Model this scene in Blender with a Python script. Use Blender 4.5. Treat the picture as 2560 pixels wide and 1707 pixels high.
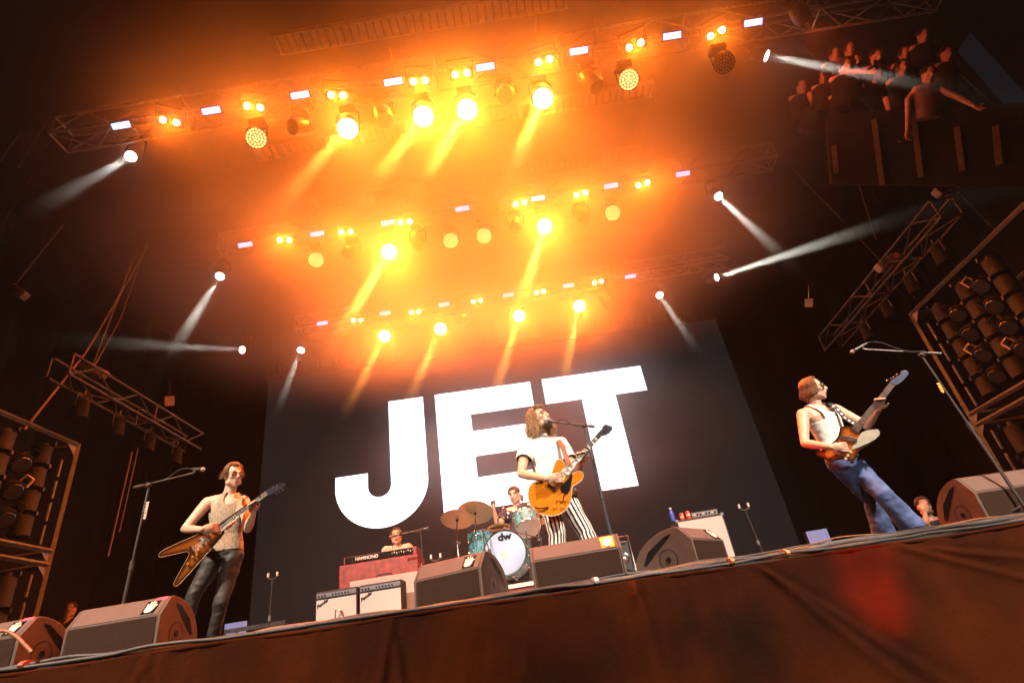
import bpy, bmesh, math, random
from mathutils import Vector, Matrix, noise
V = Vector
random.seed(7)
SC = bpy.context.scene
for o in list(bpy.data.objects):
    bpy.data.objects.remove(o)

# ------------------------------------------------------------------ camera
EYE = V((0, 0, 1.5)); FPX = 1400.0
PITCH = math.atan(FPX / 2496.0)
_F = V((0, math.cos(PITCH), math.sin(PITCH))); _R0 = V((1, 0, 0)); _U0 = V((0, -math.sin(PITCH), math.cos(PITCH)))
_R = _R0 * 0.9871 - _U0 * 0.1603; _U = _R0 * 0.1603 + _U0 * 0.9871

def ray(px, py):
    return _F + _R * ((px - 1280) / FPX) + _U * ((853.5 - py) / FPX)

def at(px, py, Y):            # the point of the place at depth Y seen in that direction
    d = ray(px, py)
    return EYE + d * (Y / d.y)

def onplane(px, py, O, N):
    d = ray(px, py)
    return EYE + d * ((O - EYE).dot(N) / d.dot(N))

cd = bpy.data.cameras.new('camera'); cam = bpy.data.objects.new('camera', cd)
SC.collection.objects.link(cam); SC.camera = cam
cd.sensor_width = 36; cd.lens = FPX / 2560 * 36; cd.clip_start = 0.05; cd.clip_end = 2000
cam.matrix_world = Matrix.Translation(EYE) @ Matrix((_R, _U, -_F)).transposed().to_4x4()

# ------------------------------------------------------------------ sky, exposure
world = bpy.data.worlds.new('World'); SC.world = world; world.use_nodes = True
wn = world.node_tree.nodes; wl = world.node_tree.links
sky = wn.new('ShaderNodeTexSky'); sky.sky_type = 'NISHITA'; sky.sun_disc = False
sky.sun_elevation = math.radians(-1.5); sky.sun_rotation = math.radians(100)
wl.new(sky.outputs[0], wn['Background'].inputs[0]); wn['Background'].inputs[1].default_value = 0.035
SC.view_settings.view_transform = 'Standard'; SC.view_settings.look = 'None'
SC.view_settings.exposure = 0; SC.view_settings.gamma = 1
SC.view_settings.use_curve_mapping = False
cy = SC.cycles
cy.use_denoising = True; cy.denoiser = 'OPENIMAGEDENOISE'
cy.use_adaptive_sampling = True; cy.adaptive_threshold = 0.04; cy.adaptive_min_samples = 16
cy.max_bounces = 3; cy.diffuse_bounces = 1; cy.glossy_bounces = 2; cy.transmission_bounces = 2
cy.volume_bounces = 0; cy.transparent_max_bounces = 6
cy.sample_clamp_indirect = 4; cy.sample_clamp_direct = 0
cy.use_light_tree = True; cy.caustics_reflective = False; cy.caustics_refractive = False

FLOOR = 1.95                      # stage deck height
ORANGE = (1.0, 0.15, 0.004)

# ------------------------------------------------------------------ materials
MATS = {}
def mat(name, col, rough=0.6, metal=0.0, var=0.12, scale=18.0, bump=0.0, emit=None, estr=0.0, spec=0.5, sample=True, coat=0.0, wear=None):
    if name in MATS: return MATS[name]
    m = bpy.data.materials.new(name); m.use_nodes = True
    nt = m.node_tree; N = nt.nodes; L = nt.links; b = N['Principled BSDF']
    b.inputs['Roughness'].default_value = rough; b.inputs['Metallic'].default_value = metal
    b.inputs['Specular IOR Level'].default_value = spec
    b.inputs['Coat Weight'].default_value = coat
    if emit is not None:
        b.inputs['Base Color'].default_value = (*col, 1)
        b.inputs['Emission Color'].default_value = (*emit, 1); b.inputs['Emission Strength'].default_value = estr
        if not sample: m.cycles.emission_sampling = 'NONE'
    else:
        tc = N.new('ShaderNodeTexCoord'); nz = N.new('ShaderNodeTexNoise')
        nz.inputs['Scale'].default_value = scale; nz.inputs['Detail'].default_value = 5
        L.new(tc.outputs['Object'], nz.inputs['Vector'])
        cr = N.new('ShaderNodeValToRGB')
        cr.color_ramp.elements[0].position = 0.3; cr.color_ramp.elements[1].position = 0.72
        w = wear or tuple(c * (1 - 2 * var) for c in col)
        cr.color_ramp.elements[0].color = (*w, 1)
        cr.color_ramp.elements[1].color = (*[min(1, c * (1 + var)) for c in col], 1)
        L.new(nz.outputs['Fac'], cr.inputs['Fac']); L.new(cr.outputs['Color'], b.inputs['Base Color'])
        mr = N.new('ShaderNodeMapRange'); mr.inputs['To Min'].default_value = max(0.02, rough - 0.1); mr.inputs['To Max'].default_value = min(1, rough + 0.12)
        L.new(nz.outputs['Fac'], mr.inputs['Value']); L.new(mr.outputs['Result'], b.inputs['Roughness'])
        if bump:
            bp = N.new('ShaderNodeBump'); bp.inputs['Strength'].default_value = bump; bp.inputs['Distance'].default_value = 0.02
            L.new(nz.outputs['Fac'], bp.inputs['Height']); L.new(bp.outputs['Normal'], b.inputs['Normal'])
    MATS[name] = m
    return m

BLACK = mat('black_metal', (0.018, 0.017, 0.016), 0.45, 0.0, 0.2)
DARK = mat('dark_plastic', (0.03, 0.028, 0.027), 0.5, 0.0, 0.2)
RUBBER = mat('cable_rubber', (0.035, 0.033, 0.033), 0.55, 0, 0.25, 60)
ALU = mat('aluminium', (0.13, 0.15, 0.165), 0.5, 0.2, 0.15, 30)
ALUK = mat('darkened_aluminium', (0.035, 0.033, 0.031), 0.5, 0.5, 0.2, 20)  # aluminium darkened in its colour for the dim wings
ALUD = mat('dull_aluminium', (0.32, 0.31, 0.30), 0.5, 0.6, 0.2, 20)
CHROME = mat('chrome', (0.72, 0.72, 0.72), 0.16, 1.0, 0.05)
STEEL = mat('chain_steel', (0.35, 0.31, 0.27), 0.4, 0.8, 0.2, 60)
DRAPE = mat('black_drape', (0.006, 0.005, 0.005), 0.95, 0, 0.2, 3)
ROOF = mat('roof_fabric', (0.02, 0.015, 0.012), 0.9, 0, 0.2, 1.5)
DECK = mat('stage_deck_board', (0.03, 0.028, 0.026), 0.7, 0, 0.2, 4)
WHITE = mat('white_paint', (0.75, 0.74, 0.72), 0.5, 0, 0.05)
NICKEL = mat('nickel', (0.6, 0.57, 0.52), 0.28, 1.0, 0.08)
GOLDM = mat('brass', (0.75, 0.52, 0.25), 0.3, 1.0, 0.1)

# ------------------------------------------------------------------ mesh building
class MB:
    def __init__(s): s.v = []; s.f = []
    def add(s, vs, fs, M=None):
        o = len(s.v)
        s.v += [M @ V(p) for p in vs] if M else [V(p) for p in vs]
        s.f += [tuple(i + o for i in f) for f in fs]
        return s
    def box(s, c, d, M=None):
        x, y, z = [k / 2 for k in d]; c = V(c)
        vs = [c + V((sx * x, sy * y, sz * z)) for sx in (-1, 1) for sy in (-1, 1) for sz in (-1, 1)]
        return s.add(vs, [(0, 1, 3, 2), (4, 6, 7, 5), (0, 4, 5, 1), (2, 3, 7, 6), (0, 2, 6, 4), (1, 5, 7, 3)], M)
    def cyl(s, p0, p1, r0, r1=None, n=12, caps=True, M=None):
        p0 = V(p0); p1 = V(p1); r1 = r0 if r1 is None else r1
        d = (p1 - p0).normalized(); a = d.orthogonal().normalized(); b = d.cross(a)
        vs = []
        for p, r in ((p0, r0), (p1, r1)):
            vs += [p + (a * math.cos(t * math.tau / n) + b * math.sin(t * math.tau / n)) * r for t in range(n)]
        fs = [(i, (i + 1) % n, n + (i + 1) % n, n + i) for i in range(n)]
        if caps: fs += [tuple(range(n - 1, -1, -1)), tuple(range(n, 2 * n))]
        return s.add(vs, fs, M)
    def tube(s, pts, r, n=8, caps=True, M=None):
        pts = [V(p) for p in pts]; rr = r if isinstance(r, (list, tuple)) else [r] * len(pts)
        t0 = (pts[1] - pts[0]).normalized(); a = t0.orthogonal().normalized(); vs = []; m = len(pts)
        for i, p in enumerate(pts):
            t = (pts[min(i + 1, m - 1)] - pts[max(i - 1, 0)]).normalized()
            a = (a - t * a.dot(t))
            a = a.normalized() if a.length > 1e-6 else t.orthogonal().normalized()
            b = t.cross(a)
            vs += [p + (a * math.cos(k * math.tau / n) + b * math.sin(k * math.tau / n)) * rr[i] for k in range(n)]
        fs = [(i * n + k, i * n + (k + 1) % n, (i + 1) * n + (k + 1) % n, (i + 1) * n + k) for i in range(m - 1) for k in range(n)]
        if caps: fs += [tuple(range(n - 1, -1, -1)), tuple(range((m - 1) * n, m * n))]
        return s.add(vs, fs, M)
    def ell(s, c, r, M=None, n=16, m=10):
        c = V(c); r = (r, r, r) if isinstance(r, (int, float)) else r
        vs = [c + V((0, 0, r[2]))]
        for i in range(1, m):
            t = math.pi * i / m
            vs += [c + V((r[0] * math.sin(t) * math.cos(k * math.tau / n), r[1] * math.sin(t) * math.sin(k * math.tau / n), r[2] * math.cos(t))) for k in range(n)]
        vs.append(c - V((0, 0, r[2]))); e = len(vs) - 1
        fs = [(0, 1 + k, 1 + (k + 1) % n) for k in range(n)]
        fs += [(1 + (i - 1) * n + k, 1 + i * n + k, 1 + i * n + (k + 1) % n, 1 + (i - 1) * n + (k + 1) % n) for i in range(1, m - 1) for k in range(n)]
        fs += [(e, 1 + (m - 2) * n + (k + 1) % n, 1 + (m - 2) * n + k) for k in range(n)]
        return s.add(vs, fs, M)
    def loft(s, rings, n=20, caps=True):
        vs = []
        for c, a, b in rings:
            vs += [c + a * math.cos(k * math.tau / n) + b * math.sin(k * math.tau / n) for k in range(n)]
        m = len(rings)
        fs = [(i * n + k, i * n + (k + 1) % n, (i + 1) * n + (k + 1) % n, (i + 1) * n + k) for i in range(m - 1) for k in range(n)]
        if caps: fs += [tuple(range(n - 1, -1, -1)), tuple(range((m - 1) * n, m * n))]
        return s.add(vs, fs)
    def lathe(s, prof, n=24, M=None):      # profile of (radius, height) round local z
        vs = []; m = len(prof)
        for r, z in prof:
            vs += [V((r * math.cos(k * math.tau / n), r * math.sin(k * math.tau / n), z)) for k in range(n)]
        fs = [(i * n + k, i * n + (k + 1) % n, (i + 1) * n + (k + 1) % n, (i + 1) * n + k) for i in range(m - 1) for k in range(n)]
        fs += [tuple(range(n - 1, -1, -1)), tuple(range((m - 1) * n, m * n))]
        return s.add(vs, fs, M)
    def prism(s, pts, off, M=None):        # polygon of 3-D points pushed along off
        pts = [V(p) for p in pts]; n = len(pts); off = V(off)
        vs = pts + [p + off for p in pts]
        fs = [tuple(range(n - 1, -1, -1)), tuple(range(n, 2 * n))] + [(i, (i + 1) % n, n + (i + 1) % n, n + i) for i in range(n)]
        return s.add(vs, fs, M)
    def mesh(s, name, smooth=35):
        me = bpy.data.meshes.new(name); me.from_pydata([tuple(p) for p in s.v], [], s.f)
        bm = bmesh.new(); bm.from_mesh(me); bmesh.ops.recalc_face_normals(bm, faces=bm.faces); bm.to_mesh(me); bm.free()
        if smooth:
            me.shade_smooth(); me.set_sharp_from_angle(angle=math.radians(smooth))
        return me

ROOTLOC = {}
def link(o, parent=None):
    SC.collection.objects.link(o)
    if parent is not None: o.parent = parent
    return o

def tag(o, label=None, cat=None, group=None, kind=None):
    if label: o['label'] = label
    if cat: o['category'] = cat
    if group: o['group'] = group
    if kind: o['kind'] = kind
    return o

def thing(name, label, cat, loc=(0, 0, 0), group=None, M=None):
    e = bpy.data.objects.new(name, None); e.empty_display_size = 0.1
    if M is not None: e.matrix_world = M
    else: e.location = loc
    ROOTLOC[e.name] = V(loc)
    link(e)
    return tag(e, label, cat, group)

def part(name, mb, material, parent=None, world=True, smooth=35, bevel=0.0, label=None, kind=None, seg=2):
    """one mesh object; world=True: the vertices are world points and the parent is an unrotated Empty"""
    me = mb if isinstance(mb, bpy.types.Mesh) else None
    if me is None:
        if parent is not None and world:
            L = ROOTLOC[parent.name]; mb.v = [p - L for p in mb.v]
        me = mb.mesh(name, smooth)
    if material is not None and not me.materials: me.materials.append(material)
    o = bpy.data.objects.new(name, me); link(o, parent)
    if parent is not None and parent.name in ROOTLOC: ROOTLOC[o.name] = ROOTLOC[parent.name]
    else: ROOTLOC[o.name] = V((0, 0, 0))
    if bevel:
        b = o.modifiers.new('bevel', 'BEVEL'); b.width = bevel; b.segments = seg; b.limit_method = 'ANGLE'; b.angle_limit = math.radians(40)
    if label: o['label'] = label
    if kind: o['kind'] = kind
    return o

def fuse(mb, voxel=0.007, it=4):
    """melt overlapping shapes into one continuous skin"""
    me = bpy.data.meshes.new('tmp'); me.from_pydata([tuple(p) for p in mb.v], [], mb.f)
    bm = bmesh.new(); bm.from_mesh(me); bmesh.ops.recalc_face_normals(bm, faces=bm.faces); bm.to_mesh(me); bm.free()
    o = bpy.data.objects.new('tmp', me); SC.collection.objects.link(o)
    r = o.modifiers.new('r', 'REMESH'); r.mode = 'VOXEL'; r.voxel_size = voxel
    s = o.modifiers.new('s', 'SMOOTH'); s.iterations = it; s.factor = 0.5
    dg = bpy.context.evaluated_depsgraph_get()
    out = bpy.data.meshes.new_from_object(o.evaluated_get(dg))
    bpy.data.objects.remove(o); bpy.data.meshes.remove(me)
    out.shade_smooth()
    return out

def carve(me, pred, solid=0.0):
    bm = bmesh.new(); bm.from_mesh(me)
    bmesh.ops.delete(bm, geom=[f for f in bm.faces if pred(f.calc_center_median())], context='FACES')
    bm.to_mesh(me); bm.free(); return me

def shift(me, parent):
    L = ROOTLOC[parent.name]
    me.transform(Matrix.Translation(-L)); return me

def frame(o, z, up=V((0, 0, 1))):          # matrix whose local z points along z, local y roughly along up
    z = V(z).normalized(); x = V(up).cross(z)
    x = x.normalized() if x.length > 1e-5 else z.orthogonal().normalized()
    y = z.cross(x)
    return Matrix.Translation(V(o)) @ Matrix((x, y, z)).transposed().to_4x4()

def text_mesh(s, size, shear=0.0, depth=0.002, bold=0.0):
    c = bpy.data.curves.new('t', 'FONT'); c.body = s; c.size = size; c.shear = shear; c.extrude = depth; c.offset = bold
    c.align_x = 'CENTER'; c.align_y = 'CENTER'
    o = bpy.data.objects.new('t', c); SC.collection.objects.link(o)
    me = bpy.data.meshes.new_from_object(o.evaluated_get(bpy.context.evaluated_depsgraph_get()))
    bpy.data.objects.remove(o); bpy.data.curves.remove(c)
    return me

ORD = ['first', 'second', 'third', 'fourth', 'fifth', 'sixth', 'seventh', 'eighth', 'ninth', 'tenth', 'eleventh', 'twelfth']

def spot(name, loc, target, color, energy, angle, blend=0.5, radius=0.05, parent=None):
    l = bpy.data.lights.new(name, 'SPOT'); l.color = color; l.energy = energy; l.spot_size = math.radians(angle)
    l.spot_blend = blend; l.shadow_soft_size = radius
    o = bpy.data.objects.new(name, l); link(o)
    d = (V(target) - V(loc)).normalized()
    o.matrix_world = Matrix.Translation(V(loc)) @ d.to_track_quat('-Z', 'Y').to_matrix().to_4x4()
    return o

# ------------------------------------------------------------------ front lights of the house (unseen spotlights behind the camera)
spot('front_spotlight', (-6.5, -3.5, 11.0), (-2.7, 5.8, 3.0), (1.0, 0.80, 0.62), 17500, 31, 0.6, 0.2)
spot('front_spotlight', (0.5, -15.0, 5.2), (0.3, 5.8, 3.3), (1.0, 0.84, 0.70), 5200, 34, 0.6, 0.3)  # low fill spot added to lift the shade in the faces
spot('front_spotlight', (6.5, -3.5, 11.0), (2.7, 5.8, 3.0), (1.0, 0.82, 0.66), 18500, 31, 0.6, 0.2)

# ------------------------------------------------------------------ setting
def struct(name, mb, m, label=None, **k):
    o = part(name, mb, m, **k); o['kind'] = 'structure'
    if label: o['label'] = label
    return o

g = MB(); g.add([(-400, -200, 0), (400, -200, 0), (400, 600, 0), (-400, 600, 0)], [(0, 1, 2, 3)])
struct('ground', g, mat('ground_dirt', (0.05, 0.045, 0.04), 0.9, 0, 0.25, 0.6))

# front edge of the stage runs a little away from the camera towards the right
E0 = V((-9.0, 3.25, FLOOR - .05)); E1 = V((9.5, 6.05, FLOOR - .05))
def edge(x): return E0.y + (E1.y - E0.y) * (x - E0.x) / (E1.x - E0.x)
g = MB(); top = [V((E0.x, E0.y + .24, FLOOR)), V((E1.x, E1.y + .24, FLOOR)), V((10, 16, FLOOR)), V((-10, 16, FLOOR))]
g.prism([p - V((0, 0, .12)) for p in top], (0, 0, .12))
g.prism([V((E0.x, E0.y + .02, FLOOR - .30)), V((E1.x, E1.y + .02, FLOOR - .30)), V((E1.x, E1.y + .4, FLOOR - .30)), V((E0.x, E0.y + .4, FLOOR - .30))], (0, 0, .245))
struct('stage_deck', g, DECK)

# stage roof sheet with purlins, back and side masking
RZ = 11.35
g = MB()
nx, ny = 46, 26
def roofp(i, j):
    x = -13 + 23.5 * i / nx; y = 2.2 + 13.6 * j / ny
    return V((x, y, RZ + 0.10 * math.sin(x * 2.1) * math.sin(y * 1.7) + 0.012 * abs(x)))
vs = [roofp(i, j) for j in range(ny + 1) for i in range(nx + 1)]
g.add(vs, [(j * (nx + 1) + i, j * (nx + 1) + i + 1, (j + 1) * (nx + 1) + i + 1, (j + 1) * (nx + 1) + i) for j in range(ny) for i in range(nx)])
struct('stage_roof', g, ROOF)

def drape(name, p0, p1, z0, z1, label, amp=.10, freq=5.5, seed=0):
    g = MB(); p0 = V(p0); p1 = V(p1); L = (p1 - p0).length; d = (p1 - p0) / L; nrm = V((-d.y, d.x, 0)); n = int(L * 9); m = 10
    vs = []
    for j in range(m + 1):
        z = z0 + (z1 - z0) * j / m
        for i in range(n + 1):
            s = L * i / n
            a = amp * (math.sin(s * freq + 1.3 * math.sin(s * 1.1 + seed)) + .5 * noise.noise(V((s * 2, z * .3, seed))))
            vs.append(p0 + d * s + nrm * a + V((0, 0, z)))
    g.add(vs, [(j * (n + 1) + i, j * (n + 1) + i + 1, (j + 1) * (n + 1) + i + 1, (j + 1) * (n + 1) + i) for j in range(m) for i in range(n)])
    return tag(part(name, g, DRAPE, smooth=80), label, 'curtain')
drape('black_curtain', (-11.0, 15.3, 0), (11.2, 15.3, 0), FLOOR, RZ, 'black curtain hanging across the back of the stage behind the screen', seed=1)
drape('black_curtain', (-10.2, 4.8, 0), (-10.2, 15.1, 0), FLOOR, RZ, 'black masking curtain along the left side of the stage', seed=2)
drape('black_curtain', (10.4, 15.1, 0), (10.4, 8.15, 0), FLOOR, RZ + .3, 'black masking curtain along the right side of the stage', seed=3)
drape('black_curtain', (10.4, 7.72, 0), (10.4, 2.4, 0), FLOOR, RZ + .3, 'black curtain at the upper right corner in front of the strip of dusk sky', seed=4)

# ------------------------------------------------------------------ stage skirt: cloth with gathers along the stage front
SK = [mat('skirt_cloth', (0.046, 0.0085, 0.0015), 0.9, 0, 0.2, 1.1, 0.10, spec=0.06, wear=(0.009, 0.0028, 0.001))]
def weave(m):          # fine woven relief on top of the large folds
    N = m.node_tree.nodes; L = m.node_tree.links; b = N['Principled BSDF']
    tc = N.new('ShaderNodeTexCoord'); nz = N.new('ShaderNodeTexNoise'); nz.inputs['Scale'].default_value = 24; nz.inputs['Detail'].default_value = 8; L.new(tc.outputs['Object'], nz.inputs['Vector'])
    bp = N.new('ShaderNodeBump'); bp.inputs['Strength'].default_value = .5; bp.inputs['Distance'].default_value = .015; L.new(nz.outputs['Fac'], bp.inputs['Height']); L.new(bp.outputs['Normal'], b.inputs['Normal'])
weave(SK[0])
def skirt():
    n, m = 900, 100; L = (E1 - E0).length; d = (E1 - E0) / L; nrm = V((d.y, -d.x, 0)).normalized()
    gath = []                                    # gathers: (place along the edge, fan of fold directions)
    for px, py, fan in ((1578, 1445, (-.42, -.30, -.2, -.10, -.03)), (1882, 1408, (.85, 1.1)), (2205, 1345, (2.4, 4.2)), (380, 1625, (-.25, .1)), (980, 1530, (.12, -.2))):
        q = at(px, py, 4.5); r = ray(px, py)
        t = (E0 - EYE).dot(nrm) / r.dot(nrm); P = EYE + r * t
        gath.append(((P - E0).dot(d), fan))
    vs = []
    for j in range(m + 1):
        h = 2.0 * j / m
        for i in range(n + 1):
            s = L * i / n
            a = 0.020 * noise.noise(V((s * .9, h * .8, 3))) + .010 * noise.noise(V((s * 3.0 + h * 1.4, h * 1.2 - s * .4, 9))) + .007 * noise.noise(V((s * 7, h * 3, 1))) + .012 * abs(noise.noise(V((s * 2.4 - h * .5, h * .7, 21)))) + .009 * (1 - abs(noise.noise(V((s * 5.0 + h * 1.1, h * .8, 33)))) * 2)
            for gs, fan in gath:
                for sl in fan:
                    w = .022 + .035 * h
                    dd = (s - gs - sl * h) / (w * math.sqrt(1 + sl * sl))
                    if abs(dd) < 4:
                        fade = min(1, h / .1) * math.exp(-h * .55)
                        a += .026 * fade * (math.exp(-dd * dd) - .45 * math.exp(-(dd - 1.5) ** 2))
            sag = .012 * math.sin(s * 1.9) ** 2 * (1 - min(1, h / .5))
            vs.append(E0 + d * s + nrm * (.03 + a + .06 * h) + V((0, 0, -h - sag - .01)))
    g = MB(); g.add(vs, [(j * (n + 1) + i, j * (n + 1) + i + 1, (j + 1) * (n + 1) + i + 1, (j + 1) * (n + 1) + i) for j in range(m) for i in range(n)])
    t = thing('stage_skirt', 'rusty brown cloth skirt hanging in gathered folds along the stage front', 'skirt cloth', (0, edge(0), 0))
    part('cloth', g, SK[0], t, smooth=90)
    h = MB(); h.tube([E0 + d * (L * i / 120) + nrm * (.03 + .012 * noise.noise(V((i * .6, 0, 5)))) + V((0, 0, -.015 - .012 * math.sin(L * i / 120 * 1.9) ** 2)) for i in range(121)], .014, 8)
    part('hem', h, SK[0], t, smooth=80)
skirt()
spot('added_red_spot', (2.45, 3.9, 0.45), (2.47, 4.89, 1.60), (1.0, 0.03, 0.008), 1100, 24, 1.0, .10)  # unseen lamp added to throw a red glow on the skirt

# ------------------------------------------------------------------ LED wall with lit letters
LP0 = V((-.5046 * 13.5, 13.5, 0)); LP1 = V((.414 * 14.2, 14.2, 0))
LD = (LP1 - LP0).normalized(); LN = V((LD.y, -LD.x, 0)); LW = (LP1 - LP0).length
def led(u, z, off=0): return LP0 + LD * u + LN * off + V((0, 0, 1.5 + z))
t = thing('led_wall', 'huge dark video wall behind the band showing three giant glowing white letters', 'video wall', led(LW / 2, .35))
g = MB(); g.prism([led(0, .4), led(LW, .4), led(LW, 7.6), led(0, 7.6)], -LN * .15)
scr = mat('screen_face', (0.006, 0.006, 0.006), 0.6, 0, emit=(0.52, 0.58, 0.62), estr=0.016)
part('screen', g, scr, t, smooth=0)
letm = mat('lit_letter', (0.8, 0.8, 0.8), 0.6, emit=(0.74, 0.87, 1.0), estr=2.3)
def arc(c, r, a0, a1, k=14): return [(c[0] + r[0] * math.cos(math.radians(a0 + (a1 - a0) * i / k)), c[1] + r[1] * math.sin(math.radians(a0 + (a1 - a0) * i / k))) for i in range(k + 1)]
J = [(3.27, 6.45), (4.20, 6.45)] + arc((3.04, 4.28), (1.16, 1.11), 0, -180, 30) + [(1.88, 4.56), (2.69, 4.56)] + arc((2.98, 4.2), (.29, .28), 180, 360, 14)
E_ = [(4.52, 6.46), (7.13, 6.46), (7.13, 5.75), (5.43, 5.75), (5.43, 5.28), (6.95, 5.28), (6.95, 4.60), (5.43, 4.60), (5.43, 4.05), (7.16, 4.05), (7.16, 3.27), (4.52, 3.27)]
T_ = [(7.45, 6.48), (10.21, 6.48), (10.21, 5.74), (9.34, 5.74), (9.34, 3.27), (8.42, 3.27), (8.42, 5.74), (7.45, 5.74)]
for nm, poly in (('letter J', J), ('letter E', E_), ('letter T', T_)):
    g = MB(); g.prism([led(u, z, .004) for u, z in poly], LN * .004)
    o = part('letter', g, letm, t, smooth=0); o['label'] = 'giant white glowing ' + nm
# frame of the wall: bumper beam on top with hanging brackets
g = MB(); g.prism([led(-.1, 7.62), led(LW + .1, 7.62), led(LW + .1, 7.78), led(-.1, 7.78)], -LN * .2)
part('top_beam', g, BLACK, t, smooth=0)
for k in range(24):
    g = MB(); c = led(.25 + k * (LW - .5) / 23, 7.95, -.1); g.box((0, 0, 0), (.07, .07, .34), Matrix.Translation(c))
    part('hanging_bracket', g, DARK, t, smooth=0)

# pale panels standing low beside the wall
pan = mat('pale_blue_panel', (0.35, 0.45, 0.75), 0.6, 0, emit=(0.36, 0.46, 0.9), estr=0.45)
for (x0, x1, z0, z1, lab) in ((-7.08, -6.62, .9, 1.53, 'small pale blue lit panel low at the left foot of the video wall'), (5.60, 6.03, .9, 1.49, 'small pale blue lit panel low at the right foot of the video wall')):
    t = thing('lit_panel', lab, 'panel', (x0, 13.0, FLOOR))
    for a, b in ((x0, x0 + .08 if x0 < 0 else x1 - .1), (x0 + .09 if x0 < 0 else x1 - .09, x1)):
        g = MB(); g.box(((a + b) / 2, 13.0, 1.5 + (z0 + z1) / 2), (b - a, .05, z1 - z0)); part('panel', g, pan, t, smooth=0)
    g = MB(); g.box(((x0 + x1) / 2, 13.06, 1.5 + (z0 + z1) / 2 - .02), (x1 - x0 + .08, .05, z1 - z0 + .03)); part('back_frame', g, BLACK, t, smooth=0)

# ------------------------------------------------------------------ trusses
def truss(name, label, p0, p1, sz, n, m, r=.024, group='lighting trusses', chords=4):
    p0 = V(p0); p1 = V(p1); L = (p1 - p0).length; x = (p1 - p0) / L; y = V((0, 0, 1)).cross(x).normalized(); z = x.cross(y)
    M = Matrix.Translation(p0) @ Matrix((x, y, z)).transposed().to_4x4()
    t = thing(name, label, 'truss', group=group, M=M)
    h = sz / 2
    for sy, szz in ((-1, -1), (1, -1), (-1, 1), (1, 1))[:chords]:
        g = MB(); g.cyl((0, sy * h, szz * h), (L, sy * h, szz * h), r, n=8); part('chord', g, m, t, world=False)
    st = L / n
    faces = [((-h, -h), (h, -h)), ((-h, h), (-h, -h)), ((h, -h), (h, h)), ((-h, h), (h, h))]
    dm = []
    for a, b in faces:
        g1 = MB(); g1.cyl((0, a[0], a[1]), (st, b[0], b[1]), r * .55, n=6); g2 = MB(); g2.cyl((0, b[0], b[1]), (st, a[0], a[1]), r * .55, n=6)
        me = [g1.mesh('brace'), g2.mesh('brace')]
        for q in me: q.materials.append(m)
        dm.append(me)
    for k in range(n):
        for f in range(3):
            o = bpy.data.objects.new('brace', dm[f][(k + f) % 2]); link(o, t); o.location = (k * st, 0, 0)
    g1 = MB()
    for a, b in faces: g1.cyl((0, a[0], a[1]), (0, b[0], b[1]), r * .7, n=6)
    me = g1.mesh('cross_frame'); me.materials.append(m)
    for k in range(0, n + 1, 4):
        o = bpy.data.objects.new('cross_frame', me); link(o, t); o.location = (k * st, 0, 0)
    return t

YA, YB, YC = 5.51, 8.52, 11.84
truss('lighting_truss', 'front box truss of the roof, highest in the picture, carrying lamps', (-6.6, YA + .15, 9.75), (7.6, YA + .15, 9.75), .38, 28, ALUD)
truss('lighting_truss', 'middle box truss of the roof between the other two lamp rows', (-5.6, YB + .15, 9.70), (5.9, YB + .15, 9.70), .38, 24, ALUD)
truss('lighting_truss', 'rear box truss hanging just above the video wall', (-5.4, YC + .15, 9.68), (5.8, YC + .15, 9.68), .38, 22, ALUD)
truss('side_truss', 'short dim truss hanging at the left wing above the caged tower', (-6.0, 6.2, 5.72), (-6.0, 9.3, 5.70), .30, 7, ALUK, .02, 'wing trusses')
truss('side_truss', 'short dim truss hanging at the right wing above the caged tower', (6.1, 6.2, 5.95), (6.1, 10.0, 5.95), .30, 8, ALUK, .02, 'wing trusses')

# cable-tray beams under the roof: two rails with many short ribs
def ribbed(label, pa, pb, Y):
    a = at(*pa, Y); b = at(*pb, Y); b.z = a.z = (a.z + b.z) / 2
    L = (b - a).length; x = (b - a) / L; M = Matrix.Translation(a) @ Matrix((x, V((0, 0, 1)).cross(x), V((0, 0, 1)))).transposed().to_4x4()
    t = thing('ribbed_beam', label, 'beam', group='ribbed beams under the roof', M=M)
    m = mat('beam_grey', (0.30, 0.26, 0.22), 0.6, 0.2, 0.2, 9)
    for y in (-.16, .16):
        g = MB(); g.box((L / 2, y, 0), (L, .02, .10)); part('rail', g, m, t, world=False, smooth=0)
    g = MB(); g.box((L / 2, 0, .052), (L, .34, .012)); part('tray', g, m, t, world=False, smooth=0)
    g = MB(); g.box((0, 0, 0), (.022, .30, .07)); me = g.mesh('rib', 0); me.materials.append(mat('rib_dark', (0.05, 0.045, 0.04), 0.7))
    n = int(L / .13)
    for k in range(n):
        o = bpy.data.objects.new('rib', me); link(o, t); o.location = ((k + .5) * L / n, 0, 0)
ribbed('long grey ribbed beam, uppermost under the roof, crossing the top edge', (690, 112), (1420, -6), 5.35)
ribbed('long grey ribbed beam just below the front lamp row', (636, 386), (1632, 222), 7.4)
ribbed('faint grey ribbed beam between the front and middle lamp rows', (760, 515), (1600, 382), 8.9 * .99)

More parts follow.
